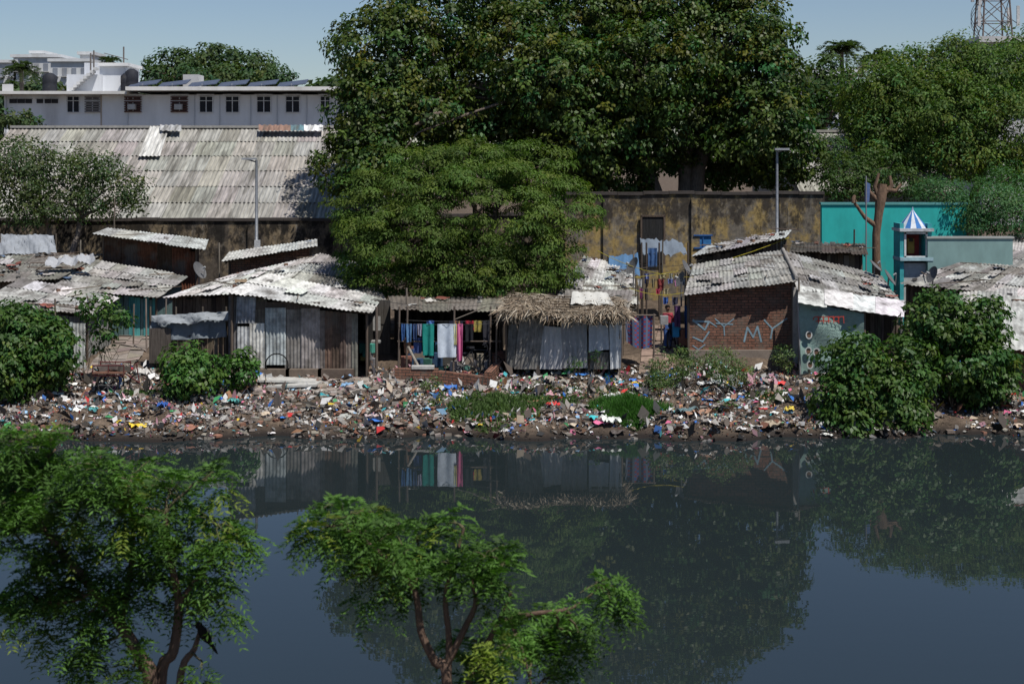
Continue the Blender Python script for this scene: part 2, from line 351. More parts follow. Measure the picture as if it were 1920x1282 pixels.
# ---------------------------------------------------------------- litter
pal=np.array([(.72,.71,.70),(.62,.61,.59),(.76,.75,.74),(.48,.46,.43),(.32,.29,.26),(.22,.18,.15),(.14,.11,.09),(.08,.07,.06),(.04,.04,.04),(.55,.04,.04),(.05,.18,.55),(.06,.45,.5),(.08,.38,.15),(.7,.5,.05),(.65,.15,.28),(.42,.22,.12),(.3,.14,.09),(.45,.36,.27),(.55,.3,.35),(.25,.42,.6)])
wt=np.array([9,9,6,9,10,10,11,9,6,2.6,3.2,1.8,1.2,1.5,2.2,4,6,8,4,2.6]);wt/=wt.sum()
def litter_density(x,y): return .50+.42*np.sin(x*.7+y)*np.sin(y*1.3-.5*x)+.30*np.sin(x*2.1+1.3*y)*np.sin(y*2.7)+.2*np.sin(5.1*x)*np.sin(4.3*y+x)
n=90000
lx=rng.uniform(-19,19,n); ly=43.3+rng.random(n)**.95*7.4
keep=(rng.random(n)<litter_density(lx,ly).clip(.12,1))&(gz(lx,ly)>-.03)&((gz(lx,ly)>.12)|(rng.random(n)<.5))
keep&=~((ly>49.3)&(lx>X(425,50))&(lx<X(700,50)))
lx=lx[keep];ly=ly[keep];n=len(lx)
sz=np.clip(rng.lognormal(-2.6,.6,n),.025,.36)
pos=np.stack([lx,ly,gz(lx,ly)+rng.uniform(.0,.06,n)],1)
nm=rng.normal(size=(n,3))*.75+np.array([0,-.25,.75])
# colours drift in patches: dumped heaps of similar material
h=(np.sin(lx*1.9+ly*.8)*np.sin(ly*2.3-lx)+1)/2
ci=rng.choice(len(pal),n,p=wt); dark=(rng.random(n)<.35*h); ci=np.where(dark,rng.integers(4,9,n),ci)
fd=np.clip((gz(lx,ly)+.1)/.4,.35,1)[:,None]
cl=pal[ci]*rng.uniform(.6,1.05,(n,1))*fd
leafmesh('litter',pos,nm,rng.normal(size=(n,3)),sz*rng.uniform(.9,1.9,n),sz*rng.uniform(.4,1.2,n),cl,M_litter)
mb=MB()
for _ in range(900):
    x=R.uniform(-18.5,18.5); y=43.7+R.random()*6.4; s=R.choice([R.uniform(.06,.16),R.uniform(.1,.30)])
    if g(x,y)<.03: continue
    c=jit(tuple(pal[rng.choice(len(pal),p=wt)]),.2); M=rrot(); p=Vector((x,y,g(x,y)+s*.12)); a=R.uniform(.5,1.4)
    P=[[p+M@Vector(((i/4-.5)*s*1.6,(j/4-.5)*s*a*1.3,R.uniform(-.12,.35)*s)) for i in range(5)] for j in range(5)]
    mb.grid(P,c,0,False)
# a few large discarded rags / sheets
for px,py,D_,w_,h_,c in ((1143,803,44.5,.7,.5,(.7,.72,.66)),(1310,795,44.7,.9,.6,(.34,.19,.12)),(1285,782,45,.8,.4,(.1,.16,.17)),(1450,800,44.5,.8,.5,(.36,.3,.22)),(305,770,45.5,.35,.25,(.04,.12,.4)),(1480,760,45.8,.4,.3,(.7,.55,.1)),(1030,700,48.6,.5,.3,(.4,.35,.3)),(268,682,49.6,.45,.5,(.6,.58,.55)),(175,800,45,.3,.2,(.1,.35,.36)),(440,742,46.3,.5,.3,(.08,.3,.28)),(1398,705,47.8,.5,.3,(.12,.08,.07)),(700,790,44.6,.5,.3,(.5,.4,.4))):
    x=X(px,D_); p=Vector((x,D_,g(x,D_)+.08)); M=rrot()
    mb.grid([[p+M@Vector(((i/7-.5)*w_,(j/7-.5)*h_,R.uniform(-.05,.12))) for i in range(8)] for j in range(8)],c,0,False)
mb.obj('plastic_rubbish',[M_litter])
mb=MB()
for _ in range(1500):
    x=R.uniform(-18,17) if R.random()<.3 else R.gauss(-6.5,2.8); y=R.uniform(43.6,50.4)
    if g(x,y)<-.02: continue
    s=R.uniform(.05,.24); mb.box((x,y,g(x,y)+s*.1),(s,s*R.uniform(.5,.9),s*R.uniform(.25,.6)),jit(R.choice([(.3,.26,.22),(.22,.18,.15),(.27,.13,.09),(.38,.34,.3),(.14,.12,.1)]),.25),0,rrot())
mb.obj('rubble',[M_plain])
# ---------------------------------------------------------------- shed behind
def shed(name,x0,x1,De,ze,Dr,zr,rows=6):
    e=empty(name); mb=MB(); a=Vector((x0,De,ze));b=Vector((x1,De,ze));c=Vector((x1,Dr,zr));d=Vector((x0,Dr,zr))
    nu=max(2,int((x1-x0)/1.1))
    for j in range(rows):
        for i in range(nu):
            v0=j/rows-.008;v1=(j+1)/rows+.012
            q=[bil(a,b,c,d,(i-.02)/nu,v0),bil(a,b,c,d,(i+1.0)/nu,v0),bil(a,b,c,d,(i+1.0)/nu,v1),bil(a,b,c,d,(i-.02)/nu,v1)]
            for k in (0,1): q[k].z+=.04
            col=jit((.36,.345,.315),.10); rr=R.random()
            if rr<.025: col=(.5,.49,.46)
            elif rr<.09: col=jit((.25,.24,.21),.1)
            corr(mb,*q,.22,.03,col,0,2)
    mb.obj('roof',[M_shed],e)
    w=MB(); w.box(((x0+x1)/2,Dr,zr+.06),(x1-x0,.5,.14),(.33,.32,.3),3)
    for xx in (x0+.15,x1-.15): w.face([(xx,De,1.4),(xx,Dr*2-De,1.4),(xx,Dr*2-De,ze),(xx,Dr,zr-.1),(xx,De,ze-.1)],(.25,.23,.2),3)
    w.face([(x0,De+.2,1.4),(x1,De+.2,1.4),(x1,De+.2,ze-.05),(x0,De+.2,ze-.05)],(.2,.18,.15),3)
    a=Vector((x0,2*Dr-De,ze));b=Vector((x1,2*Dr-De,ze))
    w.face([(x0,Dr,zr),(x1,Dr,zr),b,a],(.35,.34,.32),3)
    w.obj('gables_and_ridge',MS,e); return e
shed('industrial_shed',X(-120,73),X(672,73),73.5,H-112/F*73.5,84,H+60/F*84)
shed('industrial_shed',X(1500,76),X(1800,76),76,H-60/F*76,84,H+52/F*84,5)
mb=MB()
a=V(260,297,79.9);b=V(300,297,79.9);c=V(318,241,83.6);d=V(282,241,83.6)
for p in (a,b,c,d): p.z+=.12
corr(mb,a,b,c,d,.22,.03,(.62,.61,.58),0,2); 
for x0,x1,cc in ((570,606,(.75,.75,.75)),(545,570,(.15,.26,.3)),(485,545,(.3,.19,.15)),(300,340,(.45,.45,.45))):
    a=V(x0,246,82.6);b=V(x1,246,82.6);c=V(x1,235,83.4);d=V(x0,235,83.4)
    for p in (a,b,c,d): p.z+=.02
    corr(mb,a,b,c,d,.3,.03,cc,0,2)
mb.obj('loose_roof_sheets',[M_shed])
def longwall(name,px0,px1,D,pytop,mat,thick=.4,cap=(.06,.05,.045),seg=1.2,wob=.05):
    mb=MB(); x0=X(px0,D);x1=X(px1,D);z=H-(pytop-HY)/F*D; n=max(1,int((x1-x0)/seg)); zs=[z+R.uniform(-wob,wob) for _ in range(n+1)]
    for i in range(n):
        a=x0+(x1-x0)*i/n;b=x0+(x1-x0)*(i+1)/n
        mb.face([(a,D,1.2),(b,D,1.2),(b,D,zs[i+1]),(a,D,zs[i])],(1,1,1))
        mb.face([(a,D,zs[i]),(b,D,zs[i+1]),(b,D+thick,zs[i+1]),(a,D+thick,zs[i])],(1,1,1))
        mb.face([(b,D+thick,1.2),(a,D+thick,1.2),(a,D+thick,zs[i]),(b,D+thick,zs[i+1])],(1,1,1))
    for x,zz in ((x0,zs[0]),(x1,zs[-1])): mb.face([(x,D+thick,1.2),(x,D,1.2),(x,D,zz),(x,D+thick,zz)],(1,1,1))
    for i in range(n):
        a=x0+(x1-x0)*i/n;b=x0+(x1-x0)*(i+1)/n; zt=(zs[i]+zs[i+1])/2
        mb.box(((a+b)/2,D+thick/2,zt+.06),(b-a-.02,thick+.16,.14),cap,1)
    k=x0+2
    while k<x1: mb.box((k,D-.08,(1.2+z)/2-.1),(.4,.14,z-1.4),(1,1,1),0); k+=4.2
    return mb.obj(name,[mat,M_plain])
longwall('boundary_wall',1060,1546,70,364,M_oldwall)
longwall('boundary_wall',-80,720,72.6,414,M_darkwall)
longwall('boundary_wall',640,1060,71.5,405,M_darkwall)
mb=MB()
x0=X(1541,66);x1=X(1812,66); zt=H-(384-HY)/F*66
M_T=(.025,.40,.375)
mb.box(((x0+x1)/2,66.15,(zt+1.3)/2),(x1-x0,.3,zt-1.3),M_T); mb.box(((x0+x1)/2,66.15,zt+.05),(x1-x0+.1,.42,.1),(.1,.3,.3))
mb.obj('teal_wall',[M_teal])
mb=MB(); x0=X(1738,60);x1=X(1897,60);zt=H-(447-HY)/F*60; mb.box(((x0+x1)/2,60,(zt+1.3)/2),(x1-x0,.25,zt-1.3),(.2,.31,.30)); mb.box(((x0+x1)/2,60,zt+.04),(x1-x0+.1,.35,.08),(.33,.34,.32)); mb.obj('low_painted_wall',[M_teal])
mb=MB(); p=V(1224,450,69.9); mb.box(p,(1.0,.1,2.2),(.03,.03,.03)); mb.box(p+Vector((-.55,-.05,0)),(.08,.1,2.3),(.12,.09,.07)); mb.box(p+Vector((.55,-.05,0)),(.08,.1,2.3),(.12,.09,.07)); mb.box(p+Vector((0,-.05,1.15)),(1.18,.1,.08),(.12,.09,.07)); mb.obj('wall_door',[M_wood])
mb=MB(); p=V(1318,453,69.9); mb.box(p,(.78,.08,.55),(.03,.16,.38)); mb.box(p+Vector((0,-.06,0)),(.04,.06,.55),(.02,.1,.3)); mb.box(p+Vector((0,-.05,.3)),(.9,.12,.06),(.02,.1,.3)); mb.box(p+Vector((0,-.05,-.3)),(.9,.12,.06),(.02,.1,.3)); mb.obj('blue_window',[M_plain])
# ---------------------------------------------------------------- white building
e=empty('white_apartment_building'); D=110; s=F/D
x0=X(8,D);x1=X(660,D); zt=H+(300-178)/s; mb=MB()
mb.box(((x0+x1)/2,D+5,(zt+1.4)/2),(x1-x0,10,zt-1.4),(.76,.76,.76)); mb.obj('walls',[M_white],e)
mb=MB(); xm=X(245,D)
mb.box(((x0+xm)/2-.2,D+4.6,zt+.12),(xm-x0+.4,11.4,.22),(.62,.61,.59)); mb.box(((xm+x1)/2,D+4.4,zt+.40),(x1-xm,11.8,.28),(.7,.69,.67))
mb.box(((x0+x1)/2,D-.06,zt-2.9),(x1-x0,.12,.12),(.5,.5,.5))
for px in (12,190,240,365,412,470,520,575): mb.box((X(px,D),D-.05,zt-1.4),(.07,.08,2.7),(.45,.36,.28) if px in(190,) else (.55,.56,.58))
mb.obj('roof_slab',[M_white],e)
mb=MB()
for px,wd,k in ((138,23,0),(174,26,1),(250,30,2),(337,30,2),(387,25,0),(436,25,0),(495,26,0),(549,26,0),(610,18,0)):
    wx=X(px,D);ww=wd/s; zc=H+(300-196)/s; hh=30/s
    dk=(.02,.022,.028)
    mb.box((wx,D-.02,zc),(ww,.06,hh),dk)
    for q in (-.5,0,.5): mb.box((wx+q*ww,D-.08,zc),(.06,.1,hh),(.7,.7,.7))
    for q in (-.5,.22,.5): mb.box((wx,D-.085,zc+q*hh),(ww+.1,.1,.05),(.7,.7,.7))
    mb.box((wx,D-.2,zc+hh*.5+.12),(ww+.3,.4,.06),(.66,.66,.66))
    if k:
        for q in range(7): mb.box((wx,D-.16,zc-hh*.45+q*hh*.15),(ww+.1,.06,hh*.09),(.12,.06,.05) if k==2 else (.25,.23,.22))
    if k==2: mb.box((wx,D-.4,zc-.2),(.55,.45,.4),(.45,.44,.42))
for px,wd in ((25,14),(40,14),(54,12),(75,12),(90,12),(103,12)): mb.box((X(px,D),D-.03,H+(300-190)/s),(wd/s,.06,.32),(.03,.03,.035)); mb.box((X(px,D),D-.1,H+(300-190)/s+.2),(wd/s+.1,.2,.05),(.6,.6,.6))
mb.obj('windows',[M_plain],e)
mb=MB(); zr=zt+.55
x=X(262,D)
while x<X(560,D):
    c=Vector((x,D+1.5,zr+.38)); mb.box(c,(2.2,1.9,.06),(.07,.09,.14),0,Matrix.Rotation(-.12,3,'Y')@Matrix.Rotation(.22,3,'X')); mb.box(c-Vector((0,0,.3)),(.08,1.4,.45),(.4,.4,.4)); x+=2.25
mb.obj('solar_panels',[M_plain],e)
mb=MB(); zz=zt+.2
def bx(px0,px1,py0,py1,D,dp,col,b=None):
    z0=H-(py1-HY)/F*D if b is None else b; z1=H-(py0-HY)/F*D; mb.box(((X(px0,D)+X(px1,D))/2,D+dp/2,(z0+z1)/2),(X(px1,D)-X(px0,D),dp,z1-z0),col)
bx(125,190,140,165,112,3,(.6,.62,.66),zz); bx(187,236,122,165,112.5,4,(.64,.66,.7),zz); bx(158,190,118,165,114,3,(.66,.68,.72),zz); bx(183,240,118,124,112.2,4.4,(.7,.7,.7))
bx(343,372,140,152,113,2,(.45,.45,.45),zz); bx(4,20,158,180,109.8,.6,(.6,.6,.6))
for k in range(8): mb.box((X(140,112)+k*.25,111.6,zz+.3+k*.22),(.25,.8,.2),(.55,.55,.55))
for px,t0 in ((232,88),(176,95),(170,100),(204,118)): mb.tube([(X(px,113),113,zz),(X(px,113),113,H+(300-t0)/F*113)],.06,(.15,.13,.12))
mb.tube([(X(195,113),113,H+(300-100)/F*113),(X(240,113),113,H+(300-112)/F*113)],.03,(.15,.13,.12))
mb.obj('rooftop_structures',[M_white],e)
mb=MB()
for px,py0,rr in ((98,138,.55),(251,130,.5),(240,138,.4)):
    x=X(px,112.6); z1=H+(300-py0)/F*112.6; zb=zz
    P=[[Vector((x+math.cos(a)*r,112+math.sin(a)*r,z)) for a in np.linspace(0,2*math.pi,17)[:-1]] for r,z in ((rr,zb),(rr,zb+(z1-zb)*.4),(rr*.96,zb+(z1-zb)*.45),(rr,zb+(z1-zb)*.5),(rr,z1-.25),(rr*.5,z1-.05),(rr*.25,z1),(.01,z1))]
    mb.grid(P,(.02,.022,.03),0,True,True)
mb.obj('water_tanks',[M_plain],e)
def farbld(name,px0,px1,top,D,dp,rows,cols,col=(.56,.57,.58)):
    e=empty(name); m_=MB(); x0=X(px0,D);x1=X(px1,D);z1=H+(300-top)/F*D
    m_.box(((x0+x1)/2,D+dp/2,(1.4+z1)/2),(x1-x0,dp,z1-1.4),col); m_.box(((x0+x1)/2,D+dp/2,z1+.3),(x1-x0+1,dp+1,.6),tuple(min(.8,c*1.1) for c in col))
    for r in range(rows):
        for c_ in range(cols):
            xx=x0+(x1-x0)*(c_+.5)/cols; zz_=z1-2-r*3.3; m_.box((xx,D-.05,zz_),((x1-x0)/cols*.5,.12,1.5),(.22,.24,.28)); m_.box((xx,D-.35,zz_-.95),((x1-x0)/cols*.7,.7,.15),(.5,.5,.5))
    m_.obj('blocks',[M_white],e); return e
farbld('distant_building',25,112,108,300,20,6,5); farbld('distant_building',-60,30,118,300,20,6,5); farbld('distant_building',95,165,116,290,20,5,4); farbld('distant_building',60,80,101,304,8,1,1)
farbld('distant_building',150,172,103,292,8,1,1)
farbld('distant_building',1500,1600,142,130,8,2,4,(.55,.57,.6))
farbld('distant_building',1842,1960,80,150,10,2,4,(.45,.45,.45))
# ---------------------------------------------------------------- telecom tower
mb=MB(); D=152; xa=X(1845,D);xb=X(1902,D);zb=H+(300-82)/F*D; ztp=H+(300+90)/F*D; dk=(.14,.11,.10); wdt=xb-xa
def leg(i,z):
    f=(z-zb)/(ztp-zb); sxx=(1-.35*f); cx=(xa+xb)/2; return Vector((cx+(-1 if i in(0,3) else 1)*wdt/2*sxx, D+2+(-1 if i<2 else 1)*wdt/2*sxx, z))
zl=np.linspace(zb,ztp,5)
for i in range(4):
    mb.tube([leg(i,z) for z in zl],.09,dk,0,6)
    for a,b_ in zip(zl[:-1],zl[1:]):
        j=(i+1)%4; mb.tube([leg(i,a),leg(j,b_)],.045,dk,0,5); mb.tube([leg(j,a),leg(i,b_)],.045,dk,0,5); mb.tube([leg(i,b_),leg(j,b_)],.05,dk,0,5)
for i,z,o in ((0,zl[1]+.2,-1),(1,zl[1]+.2,1),(2,zl[1]+.3,1),(0,zl[2],-1),(1,zl[2]+1,1),(3,zl[2]+.6,-1)):
    p=leg(i,z)+Vector((o*.6,-.4,.3)); mb.box(p,(.3,.18,2.1),(.5,.5,.5)); mb.tube([p-Vector((0,-.15,.8)),leg(i,z)],.04,dk,0,5)
for k in range(3):
    P=[leg(0,zl[0]+.4)+Vector((-.4-.9*math.sin(math.pi*u/10),-.2,3.5*u/10+.4*k)) for u in range(11)]; mb.tube(P,.035,(.02,.02,.02),0,4)
mb.obj('telecom_tower',[M_plain])
def lamp(px,top,D,arm=-.5):
    mb=MB(); x=X(px,D);z=H+(300-top)/F*D; g0=1.5
    mb.tube([(x,D,g0),(x,D,g0+1.2),(x,D,g0+1.21),(x,D,z)],[.12,.12,.085,.055],(.2,.21,.23),0,10)
    mb.box((x,D,g0+.05),(.4,.4,.1),(.3,.3,.3)); mb.tube([(x,D,z-.1),(x+arm*.8,D-.2,z+.03)],.035,(.2,.21,.23)); mb.box((x+arm*.6,D-.2,z+.05),(.65,.22,.09),(.35,.36,.38))
    mb.box((x+.06,D-.12,g0+3.),(.25,.15,.4),(.6,.6,.6)); mb.obj('street_lamp',[M_metal])
lamp(481,300,66,-.5); lamp(1457,282,66,.3)
# ---------------------------------------------------------------- huts
def drape(a,b,c,d,col,amp=.05,rip=5,mi=4,n=26,m=8,crump=.015):
    a,b,c,d=map(Vector,(a,b,c,d)); nn=(b-a).cross(d-a).normalized(); P=[]; ph=R.random()*6
    for j in range(m+1):
        t_=j/m; row=[]
        for i in range(n+1):
            u=i/n; p=a.lerp(b,u).lerp(d.lerp(c,u),t_); p=p+nn*(amp*(1-.45*t_)*math.sin(ph+rip*2*math.pi*u+.6*math.sin(3*t_+ph))+R.uniform(-crump,crump)); row.append(p)
        P.append(row)
    mb.grid(P,col,mi)
def panel(px0,px1,py0,py1,col,kind='corr',dd=0,lean=0,tilt=0,period=.12,amp=.022):
    a=V(px0,py1,D+dd);b=V(px1,py1,D+dd);c=V(px1+tilt,py0,D+dd+lean);d=V(px0+tilt,py0,D+dd+lean)
    if kind=='corr': corr(mb,a,b,c,d,period,amp,jit(col,.05),0)
    else: mb.box(((a.x+b.x)/2,D+dd,(a.z+c.z)/2),(b.x-a.x,.04,c.z-a.z),col,1 if kind=='wood' else 3)
e,_,_=hut('tin_roof_shack',(-40,566,51.2),(172,590,51.2),(222,560,55),(40,524,55),('plank','plaster','plank',None),WHITE+GREY,7,3,[(.3,.3,.28),(.2,.18,.16)],clut=12)
mb=MB(); D=51.0; panel(118,138,604,712,(.42,.46,.47)); panel(137,160,606,712,(.5,.53,.53),dd=-.05); mb.obj('front_panels',MS,e)
hut('tin_roof_shack',(95,540,56),(300,556,56),(350,520,61),(165,487,61),('plank','plaster','plank','plank'),GREY,7,4,[(.12,.2,.2),(.08,.3,.3)],clut=14)
hut('tin_roof_shack',(-60,528,57),(110,522,57),(190,478,62),(-20,482,62),('plank','plank','plank',None),MIXED,5,3,WOODC,clut=40)
hut('rusty_shack',(176,437,61.5),(382,466,61.5),(388,450,64.5),(200,428,64.5),('corr','corr','plank','corr'),WHITE[:2],6,1,[(.12,.05,.03),(.16,.07,.04),(.08,.045,.03)],clut=2,inset=.3)
hut('brick_shack',(418,489,61),(592,461,61),(592,450,64),(430,474,64),('brick','brick','brick','brick'),WHITE[:2],5,1,clut=2)
hut('tin_roof_shack',(312,556,54.5),(520,545,54.5),(600,480,61),(435,518,59),('plank','plank','plank','plank'),WHITE[:3],8,4,WOODC,clut=10)
hut('tin_roof_shack',(520,545,54.6),(720,560,55),(690,500,61),(600,478,61),('plank','plank','plank','plank'),GREY,5,4,WOODC,clut=6)
hut('tin_roof_shack',(1040,560,56),(1196,568,56),(1186,505,62),(1095,482,62),('plank','plank','plank','plank'),WHITE,6,4,WOODC,clut=34)
hut('tin_roof_shack',(1060,592,53.5),(1175,585,53.5),(1185,548,56),(1060,545,56),('plank','plank','plank','plank'),GREY,4,2,WOODC,clut=8)
# main corrugated shack
e,Rf,Q=hut('corrugated_shack',(424,546,49.6),(696,586,49.6),(714,560,53.6),(505,514,53.6),(None,'plank','plank','corr'),WHITE[:2]+WHITE[3:],7,2,WOODC,clut=3,inset=.15)
mb=MB(); D=49.85
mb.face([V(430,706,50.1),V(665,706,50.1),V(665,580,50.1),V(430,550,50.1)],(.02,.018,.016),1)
panel(428,446,555,700,(.16,.15,.14)); panel(442,478,556,606,(.36,.40,.44),dd=-.08,tilt=2); panel(444,470,612,690,(.55,.55,.54),dd=-.05); panel(468,496,606,690,(.66,.66,.65),dd=-.1)
panel(476,500,560,606,(.14,.12,.1),dd=-.03); panel(497,536,577,684,(.42,.45,.49),dd=-.09); panel(534,566,575,690,(.24,.23,.22),dd=-.03); panel(564,600,578,692,(.33,.32,.30),dd=-.07)
panel(476,600,566,580,(.1,.08,.07),'wood',-.03)
x=600
while x<662: wd=R.uniform(8,15); panel(x,x+wd,582+(x-600)*.1,706,jit(R.choice([(.15,.105,.08),(.20,.165,.13),(.12,.09,.07),(.23,.205,.18)]),.2),'corr',R.uniform(-.1,0)); x+=wd-1
for k in range(4): mb.box(V(450+k*60,700,49.6),(1.2,.3,.3),jit((.14,.11,.09)),3)
wc=V(519,684,49.55)
mb.tube([wc+Vector((math.cos(a)*.38,0,math.sin(a)*.38)) for a in np.linspace(0,2*math.pi,25)],.022,(.02,.02,.02),1,6)
mb.obj('front_panels',MS,e)
mb=MB()
a=V(668,590,51.2); mb.box((a.x+.35,51.6,2.1),(.06,.6,2.2),(.25,.23,.2),3)
mb.box((X(688,51),52.4,2.1),(1.4,.08,2.4),(.09,.08,.07),1); mb.box((X(692,51),52.1,2.5),(.6,.05,.5),(.35,.34,.32),3); mb.box(V(690,640,51.5),(.9,.5,.06),(.25,.25,.24),3)
for k in range(7): mb.box(V(R.uniform(672,706),R.uniform(650,690),51),(R.uniform(.15,.3),.25,R.uniform(.15,.4)),jit(R.choice([(.3,.3,.3),(.06,.25,.2),(.15,.1,.08),(.4,.35,.1)]),.3),3,rotz(R.uniform(-.5,.5)))
mb.tube([V(706,690,50),V(706,575,50)],.05,(.15,.12,.1),1); mb.obj('side_porch',MS,e)
# thatched hut
e=empty('thatched_hut'); D=49.6; mb=MB()
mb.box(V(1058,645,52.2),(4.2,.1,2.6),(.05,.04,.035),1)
for px in (950,1008,1058,1104,1163): mb.tube([V(px,694,D-.05),V(px+R.uniform(-2,2),590,D-.05)],.045,(.12,.09,.07),1)
for px in (952,1163): mb.face([V(px,694,D),(X(px,D),52.2,1.0),(X(px,D),52.2,3.1),V(px,590,D)],(.08,.065,.05),1)
for z0 in (596,607): mb.tube([V(945,z0,D-.08),V(1172,z0+1,D-.08)],.035,(.14,.11,.08),1)
panel(950,968,600,690,(.17,.16,.15),tilt=4,dd=-.1); panel(964,1010,598,692,(.27,.26,.24),tilt=10,dd=-.15); 
drape(V(1012,692,D-.1),V(1054,692,D-.1),V(1056,614,D-.1),V(1014,610,D-.1),(.46,.46,.47),.03,4,crump=.03)
drape(V(1054,690,D-.15),V(1102,690,D-.15),V(1100,604,D-.15),V(1052,604,D-.15),(.30,.30,.31),.04,5,crump=.03)
drape(V(1104,660,D-.1),V(1142,655,D-.1),V(1140,600,D-.1),V(1104,600,D-.1),(.48,.50,.54),.05,2,crump=.03)
panel(1100,1142,660,692,(.2,.19,.18),dd=-.05); drape(V(1144,692,D-.12),V(1164,690,D-.12),V(1166,600,D-.12),V(1142,600,D-.12),(.55,.57,.59),.05,2,crump=.02)
mb.obj('walls',MS,e)
mb=MB(); a,b,c,d=V(946,588,49.1),V(1174,594,49.1),V(1158,564,52.6),V(956,560,52.6)
mb.face([a,b,c,d],(.14,.11,.08),1)
for k in range(7): p=bil(a,b,c,d,0,k/6);q=bil(a,b,c,d,1,k/6); mb.tube([p+Vector((-.1,0,.12)),q+Vector((.1,0,.12))],.025,(.2,.16,.12),1,5)
drape(bil(a,b,c,d,.55,.35)+Vector((0,0,.2)),bil(a,b,c,d,.93,.35)+Vector((0,0,.2)),bil(a,b,c,d,.9,1)+Vector((0,0,.3)),bil(a,b,c,d,.58,1)+Vector((0,0,.3)),(.55,.54,.5),.03,3)
mb.obj('roof_frame',MS,e)
n=3600; u=rng.uniform(-.03,1.03,n); v=rng.random(n)**1.2*1.02-.03; A,B,C,Dd=[np.array(q) for q in (a,b,c,d)]
u_=u[:,None];v_=v[:,None]; pos=(A*(1-u_)+B*u_)*(1-v_)+(Dd*(1-u_)+C*u_)*v_; pos[:,2]+=rng.uniform(.0,.16,n)+.08*np.sin(u*9)
dr=np.array([0,-1,-.15])+rng.normal(size=(n,3))*np.array([.8,.4,.22]); nm=np.array([0,-.3,1])+rng.normal(size=(n,3))*.4
pc=np.array([(.36,.29,.21),(.28,.22,.16),(.45,.39,.31),(.2,.15,.11)])
bc=pc[rng.integers(0,4,n)]*rng.uniform(.7,1.1,(n,1))
leafmesh('thatch',pos,nm,dr,rng.uniform(.2,.75,n),rng.uniform(.02,.05,n),bc,M_straw,e)
n=800; u=rng.uniform(-.04,1.04,n)[:,None]; pos=A*(1-u)+B*u; pos[:,2]+=rng.uniform(-.02,.14,n); pos[:,1]+=rng.uniform(-.1,.2,n)
dr=np.array([0,-.5,-.7])+rng.normal(size=(n,3))*np.array([.9,.3,.4]); nm=np.array([0,-1,.2])+rng.normal(size=(n,3))*.5
bc=pc[rng.integers(0,4,n)]*rng.uniform(.7,1.1,(n,1))
leafmesh('thatch_fringe',pos,nm,dr,rng.uniform(.15,.42,n),rng.uniform(.015,.04,n),bc,M_straw,e)
hut('open_shelter',(735,578,51.5),(950,580,51.5),(960,560,55),(730,556,55),(None,'plank','plank','plank'),[(.2,.18,.15),(.15,.13,.11)],4,1,[(.06,.05,.04),(.09,.075,.06)],clut=8)
# brick house
e,Rf,Q=hut('brick_house',(1283,552,51.6),(1494,526,51.6),(1468,472,58),(1300,500,58),('brick','brick','brick','brick'),GREY[:3],7,5,clut=8,inset=.2)
qa,qb=Q[0],Q[1]
mb=MB()
def onwall(px,py):
    x=X(px,51.75); f=(x-qa.x)/(qb.x-qa.x); y=qa.y+(qb.y-qa.y)*f; return Vector((x,y-.012,H-(py-HY)/F*y))
def stroke(pts,wd=.05,col=(.22,.32,.38)):
    P=[onwall(*p) for p in pts]; wd*=.8
    for a_,b_ in zip(P[:-1],P[1:]):
        d_=(b_-a_).normalized(); n_=Vector((-d_.z,0,d_.x))*wd/2; mb.face([a_-n_-d_*.02,b_-n_+d_*.02,b_+n_+d_*.02,a_+n_-d_*.02],col)
        a_.y-=.001
stroke([(1300,602),(1330,603),(1322,618),(1300,600)],.08); stroke([(1300,632),(1318,640),(1330,622)],.07); stroke([(1332,604),(1344,612)]); 
stroke([(1342,598),(1358,612),(1376,598)]); stroke([(1358,612),(1359,628)]); stroke([(1344,606),(1374,608)],.05)
stroke([(1396,640),(1402,614),(1413,632),(1421,612),(1428,640)],.08); stroke([(1434,600),(1449,616),(1476,597)],.07); stroke([(1449,616),(1446,634)],.07); stroke([(1300,648),(1310,655),(1322,646)],.05)
mb.obj('graffiti',[M_plain],e)
mb=MB(); mb.box(((qa.x+qb.x)/2,qa.y-.05,g(0,51.5)+.1),(qb.x-qa.x,.25,.5),(.22,.18,.15),3)
mb.box((qb.x+.12,qb.y-.1,2.3),(.22,.22,3.),(.4,.38,.35),3)
mb.tube([Rf[1]+Vector((0,0,.1)),Rf[2]+Vector((0,0,.1))],.07,(.3,.28,.26),3); mb.obj('plinth_and_ridge',MS,e)
e2,_,_=hut('tin_roof_shack',(1496,540,51.6),(1692,575,51.6),(1652,520,57.5),(1468,474,58.1),('plank','brick','plank',None),GREY+WHITE[1:3],7,5,[(.1,.09,.08),(.07,.06,.05)],clut=10)
mb=MB(); 
sheet_roof(mb,V(1498,562,49.9),V(1692,592,49.9),V(1692,566,51.8),V(1498,538,51.8),4,1,[(.72,.72,.70),(.66,.66,.64)],.3,.012)
for px in (1500,1690): mb.tube([Vector((X(px,50),50,.8)),V(px,566 if px<1600 else 590,50)],.05,(.25,.24,.22),1)
mb.obj('white_awning',MS,e2)
